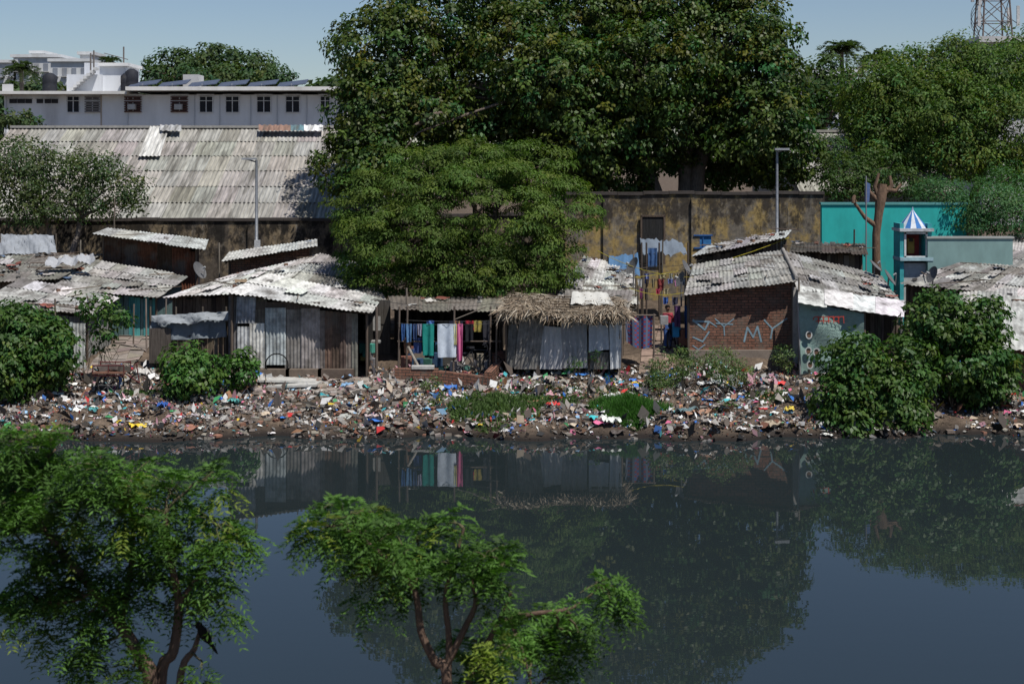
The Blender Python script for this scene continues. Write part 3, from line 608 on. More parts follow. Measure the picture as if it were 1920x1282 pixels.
# banner
eb=empty('election_banner'); mb=MB(); D=49.85
P=[[V(1503+117*u-(6*v if u<.1 else 0),712-(146-22*u)*v,D+.05*math.sin(9*u+2*v)+.03*math.sin(14*v+5*u)) for u in np.linspace(0,1,25)] for v in np.linspace(0,1,19)]
mb.grid(P,(.23,.33,.30),4); mb.obj('banner_sheet',MS,eb)
mb=MB()
def bstroke(pts,wd,col):
    Q_=[V(px,py,D-.095) for px,py in pts]
    for a_,b_ in zip(Q_[:-1],Q_[1:]):
        d_=(b_-a_); 
        if d_.length<1e-4: continue
        d_=d_.normalized(); n_=Vector((-d_.z,0,d_.x))*wd/2; k_=Vector((0,R.uniform(-.004,.004),0)); mb.face([a_-n_+k_,b_-n_+k_,b_+n_+k_,a_+n_+k_],col)
def curl(cx,cy,r,col,wd,a0,a1): bstroke([(cx+r*math.cos(a),cy+r*.9*math.sin(a)) for a in np.linspace(a0,a1,10)],wd,col)
x=1530
for k in range(6): curl(x,598,5,(.5,.06,.04),.03,R.uniform(0,3),R.uniform(5,8)); bstroke([(x+4,592),(x+5,606)],.03,(.5,.06,.04)); x+=9.5
x=1524
for k in range(9): curl(x,580,2.4,(.08,.1,.2),.018,R.uniform(0,3),R.uniform(5,8)); x+=6
for row in range(7):
    x=1532
    while x<1578: curl(x,614+row*6,1.6,(.1,.14,.14),.014,R.uniform(0,3),R.uniform(5,8)); x+=4.2
for cx,cy in ((1517,628),(1516,658),(1531,660),(1519,684)):
    for r,c_ in ((8,(.5,.52,.5)),(5,(.16,.09,.06))):
        pp=[V(cx+r*.8*math.cos(a),cy+r*math.sin(a),D-.09-(.004 if r==5 else 0)) for a in np.linspace(0,2*math.pi,15)[:-1]][::-1]; mb.face(pp,c_)
    pp=[V(cx+5*.8*math.cos(a),cy-2+3.6*math.sin(a),D-.1) for a in np.linspace(math.pi,2*math.pi,9)][::-1]; mb.face(pp,(.02,.02,.02))
mb.obj('print',[M_plain],eb)
mb=MB(); mb.tube([V(1501,716,D+.08),V(1497,560,D+.08)],.04,(.3,.3,.3),1); mb.tube([V(1621,700,D+.08),V(1621,585,D+.08)],.04,(.2,.17,.14),1); mb.obj('banner_poles',MS,eb)
hut('tarp_roof_shack',(1298,480,60),(1472,444,60),(1482,432,63.5),(1325,462,63.5),('plank','plank','plank','plank'),[(.25,.25,.25),(.4,.4,.4),(.12,.12,.13)],5,1,WOODC,clut=26)
hut('wooden_frame_shack',(1482,470,60),(1625,474,60),(1620,458,64),(1486,456,64),('plank','plank','plank','plank'),[(.06,.055,.05),(.1,.08,.07)],5,1,WOODC,clut=18)
hut('tin_roof_shack',(1690,530,57),(1870,548,56),(1960,478,62),(1868,470,62),('plank','plank','plank','plank'),GREY+WHITE[1:3],8,5,WOODC,clut=16)
hut('tin_roof_shack',(1866,550,54),(2010,566,54),(2010,500,60),(1940,490,60),('plaster','plank','plank','plaster'),GREY+WHITE[1:2],4,4,[(.4,.4,.38)],clut=8)
hut('striped_tin_shack',(1872,640,47.6),(2010,644,47.6),(2010,560,50.5),(1888,556,50.5),('brick','brick','brick','brick'),[(.5,.5,.5),(.42,.42,.42)],3,1,clut=0,period=.24)
hut('tin_roof_shack',(1790,600,51),(1905,590,51),(1905,545,54),(1800,548,54),('plank','plank','plank','plank'),[(.45,.44,.42)],3,1,WOODC,clut=2)
hut('tin_roof_shack',(1880,470,63),(2010,470,63),(2010,440,67),(1890,440,67),('plaster','plank','plank','plaster'),WHITE,3,1,[(.45,.45,.44)],clut=4)
# ---------------------------------------------------------------- shrine
e=empty('roadside_shrine'); mb=MB(); D=60.5; cx=X(1711,D); s=D/F
def zz2(py): return H-(py-HY)*s
for px in (1685,1737): mb.box((X(px,D),D,(zz2(418)+1.3)/2),(.16,1.0,zz2(418)-1.3),(.05,.35,.38))
mb.box((cx,D+.5,(zz2(425)+1.3)/2),(1.1,.06,zz2(425)-1.3),(.16,.16,.18)); mb.box((cx,D-.05,zz2(484)),(1.35,1.2,.14),(.35,.5,.55)); mb.box((cx,D+.1,zz2(492)-1),(1.1,.9,2),(.45,.45,.45)); mb.box((cx,D-.02,zz2(430)),(1.4,1.3,.12),(.5,.52,.55))
mb.box((cx,D+.35,zz2(460)),(.7,.08,.85),(.25,.03,.03)); mb.box((cx,D+.28,zz2(462)),(.28,.08,.6),(.4,.25,.06)); mb.box((cx,D+.27,zz2(450)),(.16,.1,.16),(.06,.04,.03))
for px in (1691,1731): mb.box((X(px,D),D-.5,zz2(457)),(.08,.06,1.1),(.6,.6,.6))
mb.box((cx,D-.5,zz2(436)),(.95,.06,.07),(.6,.6,.6)); mb.box((cx,D-.5,zz2(480)),(.95,.06,.07),(.6,.6,.6))
prof=[(.62,428),(.55,424),(.42,416),(.28,408),(.14,400),(.04,394),(.02,388)]; n=16
for (r0,y0),(r1,y1) in zip(prof[:-1],prof[1:]):
    for k in range(n):
        a0=2*math.pi*k/n;a1=2*math.pi*(k+1)/n; q=lambda r,a,y:(cx+r*math.cos(a),D+r*math.sin(a),zz2(y))
        mb.face([q(r0,a0,y0),q(r0,a1,y0),q(r1,a1,y1),q(r1,a0,y1)],(.6,.63,.67) if k%2 else (.04,.16,.42))
mb.obj('shrine_body',[M_plain],e)
# ---------------------------------------------------------------- dishes
def dish(px,py,D,r=.42,yaw=.6,el_=.6,col=(.13,.13,.135)):
    mb=MB(); c=V(px,py,D); M=Matrix.Rotation(yaw,3,'Z')@Matrix.Rotation(math.pi/2-el_,3,'X')
    P=[[c+M@Vector((rr*r*math.cos(a),rr*r*math.sin(a),.22*r*rr*rr)) for a in np.linspace(0,2*math.pi,21)[:-1]] for rr in (.02,.3,.6,.85,1)]
    mb.grid(P,col,0,True,True); f=c+M@Vector((0,0,r*.95)); mb.tube([c+M@Vector((0,-r*.95,.2*r)),f],.015,(.2,.2,.2),0,5); mb.tube([f,f-(M@Vector((0,0,.12)))],.04,(.4,.4,.4))
    mb.tube([c,c+Vector((0,.1,-.35)),c+Vector((0,.1,-1.0))],.03,(.2,.2,.2),0,6); mb.obj('satellite_dish',[M_plain])
dish(372,508,59,.38,1.2,.5); dish(1188,500,58,.38,-1.2,.5); dish(1285,503,57,.34,1.2,.5); dish(1278,524,54,.30,-1.3,.4); dish(1666,522,55,.36,1.2,.6); dish(1640,500,57,.32,1.2,.8); dish(1750,516,56,.34,-1.3,.4)
# ---------------------------------------------------------------- tarp screens, clotheslines
mb=MB(); drape(V(280,640,50.8),V(426,632,50.8),V(422,585,51),V(284,592,51),(.17,.195,.22),.10,3,n=40,crump=.04); drape(V(300,610,50.6),V(430,598,50.6),V(428,583,50.8),V(284,592,50.8),(.27,.29,.31),.1,2,n=30,crump=.05)
for px in (282,330,380,424): mb.tube([V(px,680,50.9),V(px,575,50.9)],.035,(.12,.1,.08),1)
mb.obj('tarpaulin_screen',MS)
mb=MB(); D=50.9
x=280
while x<425: wd=R.uniform(8,20); mb.box(V(x+wd/2,665,50.95),(wd/55-.02,.04,1.35 if x>320 else 1.9),jit(R.choice(WOODC),.3),1); x+=wd
mb.box(V(300,648,50.7),(.75,.05,1.2),(.1,.085,.075),1); mb.obj('wooden_fence',MS)
mb=MB(); drape(V(-10,478,63.5),V(106,474,63.5),V(100,440,64),V(-10,440,64),(.30,.32,.35),.06,2,n=40,crump=.07); drape(V(85,500,58),V(180,490,58),V(175,476,58.5),V(90,484,58.5),(.36,.37,.39),.1,3,n=30,crump=.06)
for px in (0,105): mb.tube([Vector((X(px,63.8),63.8,1.4)),V(px,438,63.8)],.04,(.12,.1,.08),1)
mb.obj('plastic_tarpaulin',MS)
def rope(mb,a,b,sag=.12,r=.008,col=(.1,.1,.1)):
    a=Vector(a);b=Vector(b); mb.tube([a.lerp(b,k/8)-Vector((0,0,sag*4*(k/8)*(1-k/8))) for k in range(9)],r,col,1,4)
mb=MB()
def clothes(x0,x1,py,D,items):
    rope(mb,V(x0,py,D),V(x1,py,D),.05)
    for px,wd,h,col in items: 
        k=R.uniform(-2,2); drape(V(px+1,py+h,D),V(px+wd-1,py+h+R.uniform(-3,3),D),V(px+wd,py+1,D),V(px,py+1,D),col,.05,1.5,n=12,crump=.02)
clothes(745,925,606,49.7,[(752,7,34,(.05,.12,.3)),(760,12,36,(.10,.2,.36)),(773,9,30,(.04,.07,.16)),(783,8,22,(.3,.3,.4)),(792,22,60,(.02,.22,.19)),(820,36,64,(.52,.58,.66)),(856,12,72,(.6,.15,.3)),(851,6,40,(.6,.58,.28)),(872,16,34,(.02,.02,.025))])
clothes(760,935,600,50.6,[(800,14,24,(.1,.2,.5)),(842,26,34,(.03,.03,.05)),(872,18,22,(.35,.03,.05)),(888,16,22,(.34,.28,.08)),(905,16,45,(.04,.04,.05)),(850,16,18,(.4,.2,.1))])
clothes(755,850,632,49.9,[(757,14,30,(.4,.22,.13)),(775,16,30,(.08,.12,.3)),(795,20,38,(.02,.02,.03))])
for px in (747,762,850,918,930): mb.tube([V(px,700,49.8),V(px+2,575,49.8)],.035,(.14,.11,.09),1)
mb.tube([V(765,650,49.5),V(786,690,49.2)],.05,(.3,.27,.23),1); mb.tube([V(745,640,49.8),V(940,640,49.9)],.025,(.14,.11,.09),1); mb.tube([V(850,600,50),V(912,575,50.2)],.02,(.2,.17,.14),1)
mb.obj('clothesline',MS)
mb=MB()
for k in range(30):
    x=X(R.uniform(755,940),50.6); y=R.uniform(50.1,51.2); h=R.uniform(.15,.7); mb.box((x,y,g(x,y)+h/2),(R.uniform(.15,.5),R.uniform(.2,.4),h),jit(R.choice([(.1,.09,.08),(.2,.17,.14),(.05,.1,.2),(.22,.1,.07),(.3,.3,.3),(.05,.15,.12)]),.3),0,rotz(R.uniform(-.5,.5)))
mb.obj('stacked_household_goods',[M_plain])
def bicycle(px,D_,yaw):
    mb=MB(); x=X(px,D_); o=Vector((x,D_,g(x,D_)+.33)); M=rotz(yaw); T=lambda a,b,c: o+M@Vector((a,b,c)); dk=(.03,.03,.035)
    for wx in (-.52,.52):
        mb.tube([T(wx+.32*math.cos(a),0,.32*math.sin(a)) for a in np.linspace(0,2*math.pi,25)],.02,(.02,.02,.02),0,6)
        for k in range(10): a=k*math.pi/5; mb.tube([T(wx,0,0),T(wx+.31*math.cos(a),0,.31*math.sin(a))],.004,(.3,.3,.3),0,3)
    A,B,C_,E,G_=(-.52,0,0),(-.08,0,-.05),(-.2,0,.5),(.36,0,.48),(.52,0,0)
    for p,q in ((A,B),(A,C_),(B,C_),(C_,E),(B,E),(E,G_)): mb.tube([T(*p),T(*q)],.018,dk)
    mb.tube([T(.36,0,.48),T(.33,0,.62)],.015,dk); mb.tube([T(.2,-.25,.62),T(.33,-.18,.64),T(.33,.18,.64),T(.2,.25,.62)],.014,dk); mb.box(T(-.24,0,.58),(.26,.14,.06),dk,0,M); mb.tube([T(-.2,0,.5),T(-.24,0,.57)],.015,dk)
    mb.box(T(-.55,0,.4),(.4,.14,.03),dk,0,M); mb.tube([T(-.08,-.1,-.05),T(-.08,.1,-.05)],.02,dk); mb.tube([T(-.08,-.1,-.05),T(.02,-.1,-.17)],.012,dk); mb.tube([T(-.08,.1,-.05),T(-.18,.1,.07)],.012,dk)
    mb.obj('bicycle',[M_plain])
bicycle(895,50.0,.15); bicycle(1262,53.6,1.2)
mb=MB()
cp=[(.4,.05,.10),(.05,.11,.33),(.4,.18,.3),(.08,.25,.3),(.4,.4,.4),(.05,.05,.08),(.3,.08,.2),(.14,.18,.36),(.3,.25,.16),(.22,.05,.05),(.08,.2,.14),(.1,.08,.07)]
for (x0,x1,py,D_) in ((1192,1290,522,57),(1196,1286,540,55.5),(1240,1285,556,54),(1205,1285,512,59)):
    it=[];x=x0+3
    while x<x1-8:
        wd=R.uniform(5,14); 
        if R.random()<.7: it.append((x,wd,R.uniform(10,26),jit(R.choice(cp),.2)))
        x+=wd+R.uniform(1,7)
    clothes(x0,x1,py,D_,it)
    for px in (x0,x1): mb.tube([Vector((X(px,D_),D_,1.2)),V(px,py-6,D_)],.035,(.12,.1,.08),1)
clothes(1262,1300,572,52.5,[(1264,12,40,(.1,.05,.12)),(1283,10,62,(.05,.12,.3)),(1293,6,50,(.25,.05,.08))])
for px,py,h,c_ in ((1268,618,26,(.03,.25,.5)),(1245,600,16,(.3,.3,.3)),(1280,632,30,(.2,.1,.07))): p=V(px,py,52.8); mb.box(p,(.28,.28,h/52),c_,3)
mb.obj('hanging_laundry',MS)
mb=MB(); a=V(1174,640,51);b=V(1222,650,51);c=V(1224,592,51);d=V(1172,592,51)
for i in range(12):
    for j in range(14):
        q=[bil(a,b,c,d,(i+k[0])/12,(j+k[1])/14)+Vector((0,.06*math.sin((i+k[0])*1.3),-.15*math.sin(math.pi*(i+k[0])/12)*(1-(j+k[1])/14))) for k in ((0,0),(1,0),(1,1),(0,1))]
        mb.face(q,[(.05,.10,.25),(.22,.05,.07),(.12,.14,.2)][(i+j)%2 if (i%3) else 2])
mb.tube([V(1165,591,51),V(1230,591,51)],.03,(.15,.12,.1)); mb.tube([V(1166,670,51),V(1166,588,51)],.035,(.15,.12,.1)); mb.tube([V(1226,670,51),V(1226,588,51)],.035,(.15,.12,.1))
mb.obj('checked_curtain',[M_cloth])
mb=MB(); drape(V(1205,474,62),V(1290,478,62),V(1280,453,65),V(1200,446,65),(.15,.18,.22),.08,2,n=24,crump=.08); drape(V(1215,500,62),V(1232,500,62),V(1232,465,62),V(1215,465,62),(.06,.12,.26),.05,2,n=10); drape(V(1140,520,61),V(1200,518,61),V(1196,476,62),V(1142,480,62),(.08,.16,.28),.08,2,n=20,crump=.05)
for px in (1140,1203,1212,1236,1290): mb.tube([Vector((X(px,62),62,1.4)),V(px,455 if px>1150 else 478,62)],.04,(.1,.08,.07),1)
mb.obj('patched_canopy',MS)
def path(name,pts,wd,col,mat):
    mb=MB(); n=24
    for k in range(n):
        for s_ in range(3):
            def pp(kk,ss):
                f=kk/n*(len(pts)-1); i=min(int(f),len(pts)-2); p=Vector(pts[i]).lerp(Vector(pts[i+1]),f-i); x=p.x+(ss/3-.5)*wd; return Vector((x,p.y,g(x,p.y)+.05))
            o=Vector((0,0,R.uniform(0,.04))); mb.face([pp(k,s_)+o,pp(k,s_+.97)+o,pp(k+.95,s_+.97)+o,pp(k+.95,s_)+o],jit(col,.25))
    mb.obj(name,[mat])
path('brick_alley_path',[(X(1232,50),50,0),(X(1238,54),54,0),(X(1246,60),60,0)],1.25,(.25,.18,.14),M_plain)
path('concrete_path',[(X(175,48.8),48.8,0),(X(225,52),52,0),(X(262,56.5),56.5,0)],1.5,(.24,.20,.17),M_plain)
# ---------------------------------------------------------------- person in the alley
def person(px,D_,yaw,hgt,top,bottom):
    e=empty('standing_person'); x=X(px,D_); o=Vector((x,D_,g(x,D_)+.06)); k=hgt/1.65
    def nodes(pts,edges,name,mat,root=0):
        me=bpy.data.meshes.new(name); me.from_pydata([Vector(p[:3])*k for p in pts],edges,[]); ob=bpy.data.objects.new(name,me); sc.collection.objects.link(ob); ob.parent=e
        md=ob.modifiers.new('skin','SKIN'); md.use_smooth_shade=True
        for i,p in enumerate(pts): me.skin_vertices[0].data[i].radius=(p[3]*k,p[4]*k); 
        me.skin_vertices[0].data[root].use_root=True
        sb=ob.modifiers.new('sub','SUBSURF'); sb.levels=1; sb.render_levels=1; me.materials.append(mat); return ob
    m,t,b=nt('clothed_figure'); tc=N(t,'ShaderNodeTexCoord'); sp=N(t,'ShaderNodeSeparateXYZ'); t.links.new(tc.outputs['Object'],sp.inputs[0])
    ab=N(t,'ShaderNodeMath',operation='ABSOLUTE'); t.links.new(sp.outputs[0],ab.inputs[0])
    r=ramp(t,sp.outputs[2],[(0,(.10,.055,.035)),(.10,bottom),(.93,top)]); r.color_ramp.interpolation='CONSTANT'
    mr=N(t,'ShaderNodeMath',operation='GREATER_THAN'); mr.inputs[1].default_value=1.36*k; t.links.new(sp.outputs[2],mr.inputs[0])
    c=mixc(t,'MIX',mr.outputs[0],r.outputs[0],(.16,.085,.055))
    am=N(t,'ShaderNodeMath',operation='GREATER_THAN'); am.inputs[1].default_value=.235*k; t.links.new(ab.outputs[0],am.inputs[0])
    c=mixc(t,'MIX',am.outputs[0],c,(.16,.085,.055)); t.links.new(c,b.inputs['Base Color']); b.inputs['Roughness'].default_value=.85
    P=[(0,0,.90,.16,.12),(0,0,1.08,.13,.10),(0,0,1.28,.16,.11),(0,0,1.38,.07,.06),(0,0,1.44,.05,.05),(0,-.01,1.52,.085,.095),(0,0,1.60,.07,.08),
       (.17,0,1.33,.055,.055),(.23,.01,1.08,.042,.042),(.25,-.06,.86,.03,.03),(-.17,0,1.33,.055,.055),(-.24,.02,1.08,.042,.042),(-.22,-.12,.92,.03,.03),
       (.09,0,.78,.10,.10),(.10,.0,.46,.09,.09),(.10,0,.12,.065,.065),(.11,-.12,.03,.04,.03),(-.09,0,.78,.10,.10),(-.09,-.02,.46,.09,.09),(-.10,0,.12,.065,.065),(-.11,-.12,.03,.04,.03)]
    E=[(0,1),(1,2),(2,3),(3,4),(4,5),(5,6),(2,7),(7,8),(8,9),(2,10),(10,11),(11,12),(0,13),(13,14),(14,15),(15,16),(0,17),(17,18),(18,19),(19,20)]
    nodes(P,E,'body',m)
    mb_=MB(); sk=(.16,.085,.055)
    for s_,hx,hy,hz in ((1,.25,-.07,.84),(-1,-.215,-.13,.90)):
        mb_.tube([Vector((hx,hy,hz))*k,Vector((hx,hy-.01,hz-.07))*k],[.028*k,.036*k],sk,0,8)
        for f in range(4): mb_.tube([Vector((hx,hy-.03+f*.018,hz-.07))*k,Vector((hx-.004*s_,hy-.035+f*.018,hz-.11))*k,Vector((hx-.015*s_,hy-.035+f*.018,hz-.14-.008*(f%3)))*k],[.009*k,.008*k,.006*k],sk,0,5)
        mb_.tube([Vector((hx,hy-.035,hz-.03))*k,Vector((hx-.01*s_,hy-.06,hz-.07))*k,Vector((hx-.015*s_,hy-.06,hz-.10))*k],[.011*k,.01*k,.007*k],sk,0,5)
    for s_ in (-1,1): mb_.box(Vector((s_*.03,-.098,1.545))*k,(.022,.01,.012),(.02,.02,.02)); mb_.tube([Vector((s_*.085,0,1.56))*k,Vector((s_*.09,0,1.51))*k],.012*k,sk,0,5)
    mb_.tube([Vector((0,-.092,1.55))*k,Vector((0,-.115,1.515))*k],[.008,.014],sk,0,5); mb_.box(Vector((0,-.098,1.485))*k,(.04,.01,.01),(.12,.04,.035))
    P_=[[Vector((.098*math.cos(a)*math.cos(q),.02+.105*math.sin(a)*math.cos(q),1.565+.09*math.sin(q)))*k for a in np.linspace(-.5,math.pi+.5,13)] for q in np.linspace(-.8,1.5,8)]
    mb_.grid(P_,(.012,.01,.01)); P_=[[Vector((.095*math.cos(a)*math.cos(q),.02+.11*math.sin(a)*math.cos(q),1.58+.085*math.sin(q)))*k for a in np.linspace(0,2*math.pi,17)] for q in np.linspace(.25,1.5,6)]; mb_.grid(P_,(.012,.01,.01))
    mb_.obj('hands_face_hair',[M_cloth],e); e.location=o; e.rotation_euler=(0,0,yaw)
person(1252,53.4,.35,1.58,(.30,.03,.05),(.04,.10,.30))
mb=MB()
def bw(a,b,h,th=.25):
    a=Vector(a);b=Vector(b); d=(b-a); L=d.length; d.normalize(); n_=Vector((d.y,-d.x,0))*th/2; u=Vector((0,0,h)); lo=Vector((0,0,-.4))
    A=[a-n_,b-n_,b+n_,a+n_]
    for i,j,l in ((3,2,L),(1,0,L),(0,3,th),(2,1,th)): mb.face([A[i]+lo,A[j]+lo,A[j]+u,A[i]+u],(1,1,1),0,[(0,0),(l,0),(l,h+.4),(0,h+.4)])
    mb.face([A[3]+u,A[2]+u,A[1]+u,A[0]+u],(1,1,1),0,[(0,0),(L,0),(L,th),(0,th)])
D=49; p0=V(740,705,D);p1=V(822,705,D);p2=V(915,708,48.6);p3=V(940,680,50.4)
for p in (p0,p1,p2,p3): p.z=g(p.x,p.y)
bw(p0,p1,.42);bw(p1+Vector((.02,-.02,0)),p2,.36);bw(p2,p3,.5)
mb.box(p0.lerp(p1,.65)+Vector((0,0,.47)),(.75,.32,.1),(.45,.44,.42),1); mb.obj('low_brick_wall',[M_brick,M_plain])
mb=MB()
for x0,x1,D_,ro in ((485,592,48.8,.04),(505,598,48.4,-.05)): 
    xx=X((x0+x1)/2,D_); p=Vector((xx,D_,g(xx,D_)+.22)); mb.box(p,((x1-x0)/56,.8,.07),(.5,.49,.46),0,Matrix.Rotation(ro,3,'Y')@rotz(ro*2)); 
    for q in (-.7,-.1,.5): mb.box(p+Vector((q,.05,-.2)),(.45,.6,.32),jit((.2,.17,.15)),0,rotz(q*.3))
for k in range(90):
    x=X(R.uniform(470,790),48.5);y=R.uniform(47.4,49.4); mb.box((x,y,g(x,y)+.05),(R.uniform(.15,.5),R.uniform(.15,.35),R.uniform(.05,.1)),jit((.32,.27,.23),.25),0,rrot())
mb.obj('stone_slabs',[M_plain])
# cart
mb=MB(); D=47.6; c=V(230,712,D); dk=(.12,.03,.03)
for dx,dy in ((-.38,-.35),(-.38,.35),(.55,0)):
    wc=c+Vector((dx,dy,-.12)); mb.tube([wc+Vector((math.cos(a)*.33,0,math.sin(a)*.33)) for a in np.linspace(0,2*math.pi,21)],.025,(.02,.02,.02),0,6)
    for k in range(8): a=k*math.pi/4; mb.tube([wc,wc+Vector((math.cos(a)*.32,0,math.sin(a)*.32))],.008,(.2,.2,.2),0,4)
for k in range(6): mb.box(c+Vector((-.35,-.4+k*.16,.28)),(1.0,.13,.04),jit((.2,.1,.07),.3))
for dy in (-.42,.42): mb.tube([c+Vector((-.85,dy,.52)),c+Vector((.15,dy,.52))],.02,dk); mb.tube([c+Vector((-.85,dy,.2)),c+Vector((.15,dy,.2))],.025,dk)
for dx in (-.85,-.35,.15):
    for dy in (-.42,.42): mb.tube([c+Vector((dx,dy,.2)),c+Vector((dx,dy,.55))],.018,dk)
mb.tube([c+Vector((-.38,-.35,-.12)),c+Vector((-.38,.35,-.12))],.03,dk); mb.tube([c+Vector((.1,0,.2)),c+Vector((.55,0,-.1))],.025,dk); mb.tube([c+Vector((.55,0,-.12)),c+Vector((.45,0,.5))],.02,dk); mb.tube([c+Vector((.45,-.25,.52)),c+Vector((.45,.25,.52))],.015,dk)
for dx,dz in ((-.6,.4),(-.2,.42),(.0,.36)): mb.box(c+Vector((dx,0,dz)),(.3,.4,.18),jit((.12,.1,.09),.4),0,rrot())
mb.obj('tricycle_cart',[M_plain])
mb=MB()
for a,b in (((1120,470,60),(1300,520,55)),((1190,520,56),(1480,445,60)),((1200,495,58),(1340,478,60)),((1180,540,53),(1310,540,53)),((700,560,52),(950,565,52))): rope(mb,V(*a),V(*b),.25,.012,R.choice([(.05,.05,.05),(.5,.42,.05),(.1,.1,.1)]))
mb.obj('slack_wires',MS)
mb=MB()
for px,py0,D_ in ((212,372,66),(765,540,52),(1745,480,60),(1600,430,62),(412,455,62),(150,450,61),(1498,520,51),(310,560,52),(104,560,51),(1190,470,60),(1240,450,62),(275,560,53),(250,570,54)):
    x=X(px,D_); mb.tube([Vector((x,D_,1.2)),V(px+R.uniform(-3,3),py0,D_)],.035,jit((.2,.17,.14),.3),1,6)
mb.obj('wooden_poles',MS)
# ---------------------------------------------------------------- trees
big=[lobe(*p) for p in ((735,110,115,115,74),(840,30,120,110,76),(700,215,80,90,72),(680,300,85,75,70.5),(770,230,130,110,73),(970,130,140,150,75),(1080,30,170,120,77),(1250,20,150,120,77),(1360,90,110,110,75),(1435,150,72,80,73.5),(1400,40,70,60,75),(1420,230,100,90,73),(1100,230,170,120,74),(1270,230,150,90,76),(930,270,130,90,74),(1470,290,65,70,74),(1130,330,100,55,75),(1370,300,110,50,77),(1210,130,120,100,72.5),(1030,150,110,90,72),(1450,90,50,50,74))]
bx0=X(1290,75); tree('peepal_tree',big,(bx0,75,1.4),[V(1180,200,75),V(1330,190,75),V(1290,250,75)],.55,2.4,38,.55,.24,.15,(.052,.084,.016),M_leafs,(.16,.13,.11),var=.38,hue=.22,rad=.4)
nl=[lobe(*p) for p in ((700,400,75,75,58),(770,345,95,65,58),(870,320,95,52,58.5),(985,325,90,55,58.5),(1050,400,75,62,58),(900,400,150,90,56.5),(760,455,115,70,56.5),(1010,470,85,50,56.8),(680,470,55,60,58),(860,500,130,52,56),(700,525,50,32,56.5),(1040,510,50,30,57),(960,530,80,30,56),(800,535,90,28,56.2),(890,530,80,34,55.6))]
tree('neem_tree',nl,(X(835,58),58,1.4),[V(820,500,58),V(890,480,58)],.3,1.9,130,.56,.15,.055,(.070,.112,.020),M_leaf,(.12,.09,.07),var=.3,hue=.08,up=.6,rad=.3,inner=.12,flat=.62,shell=.2,dome=True)
rt=[lobe(*p) for p in ((1640,180,75,70,80),(1720,150,90,60,82),(1790,125,70,55,82),(1860,150,90,70,81),(1760,220,110,80,79),(1880,240,100,90,79),(1650,250,70,60,79),(1940,130,90,80,83),(1800,290,90,45,78),(1690,290,60,35,79),(1900,310,70,40,79),(1700,200,80,70,81))]
tree('rain_tree',rt,(X(1790,81),81,1.4),[V(1770,300,81),V(1850,290,81)],.4,3.2,34,.6,.23,.10,(.075,.122,.026),M_leaf,var=.28,hue=.14,rad=.5,inner=.2)
tree('background_tree',[lobe(*p) for p in ((1545,160,45,60,92),(1560,210,50,50,90),(1510,200,40,60,92),(1660,125,40,26,100))],(X(1545,91),91,1.4),[V(1545,240,91)],.3,1.8,24,.6,.30,.18,(.045,.078,.022),M_leaf)
tree('feathery_acacia_tree',[lobe(*p) for p in ((1770,370,55,35,67),(1850,385,70,45,66),(1900,350,60,40,68),(1840,415,50,25,65.5),(1950,400,60,50,66),(1740,350,35,20,68),(1890,400,60,40,65.6))],(X(1850,67),67,1.4),[V(1830,430,67)],.15,6,30,.45,.14,.055,(.055,.125,.045),M_leaf,up=.7,hue=.08)
tree('shrubby_tree',[lobe(*p) for p in ((1590,330,50,40,72),(1640,315,50,40,73),(1560,300,30,50,74),(1580,350,35,22,71),(1690,340,40,30,74))],(X(1610,72),72,1.4),[V(1600,370,72)],.15,3.8,30,.45,.18,.09,(.05,.085,.022),M_leaf)
tree('sparse_tree',[lobe(*p) for p in ((45,300,60,40,70),(25,350,60,55,69),(110,330,60,45,70),(165,310,60,32,70),(210,350,62,38,70),(150,385,70,30,69.5),(60,395,60,30,69),(245,375,30,22,70),(10,310,50,45,69))],(X(110,70),70,1.4),[V(90,420,70),V(150,410,70)],.2,4.0,22,.5,.18,.085,(.062,.092,.034),M_leaf,(.2,.17,.15),rad=.6,hue=.1,var=.3)
tree('distant_tree',[lobe(*p) for p in ((330,130,55,35,165),(400,120,60,35,165),(460,128,55,32,165),(500,145,50,22,163),(290,145,30,20,163),(400,150,100,25,162))],(X(400,165),165,1.4),[V(400,170,165)],.5,1.0,30,.9,.42,.28,(.05,.085,.030),M_leaf)
tree('distant_tree',[lobe(20,222,45,14,100),lobe(60,228,25,8,100)],(X(20,100),100,1.4),[V(20,240,100)],.2,2,20,.5,.3,.2,(.05,.08,.03),M_leaf)
hz=[]
for k in range(26): hz.append(lobe(-200+k*100+R.uniform(-30,30),205+R.uniform(-18,12),80,45,R.uniform(240,280),8))
crown('distant_tree_line',hz,.25,26,2.2,1.3,.9,(.05,.08,.035),M_leaf,None)
def palm(px,py,D,r,base=1.4):
    e=empty('coconut_palm'); c=V(px,py,D); mb=MB(); mb.tube([(c.x+.4,D,base),(c.x+.2,D,(base+c.z)/2),c],[.25,.2,.16],(.2,.17,.14)); mb.obj('trunk',[M_bark],e)
    P=[];Nn=[];Dd_=[]
    for k in range(24):
        a=k*2.4; el0=R.uniform(-.3,1.2); L=r*R.uniform(.85,1.1)
        for s_ in np.linspace(.08,1,26):
            p=np.array([math.cos(a)*math.cos(el0)*L*s_,math.sin(a)*math.cos(el0)*L*s_,math.sin(el0)*L*s_-L*.55*s_**2.2])
            for sg in (-1,1):
                P.append(np.array(c)+p); Nn.append([0,0,1]+rng.normal(size=3)*.2); Dd_.append([math.cos(a)*.5-sg*math.sin(a),math.sin(a)*.5+sg*math.cos(a),-.7])
    n=len(P); leafmesh('fronds',np.array(P),np.array(Nn),np.array(Dd_),np.full(n,r*.28),np.full(n,r*.055),np.array([(.05,.075,.03)])*rng.uniform(.6,1.2,(n,1)),M_leaf,e)
palm(1578,95,120,2.2); palm(40,130,115,1.6); palm(205,115,170,1.6); palm(1640,108,140,1.8)
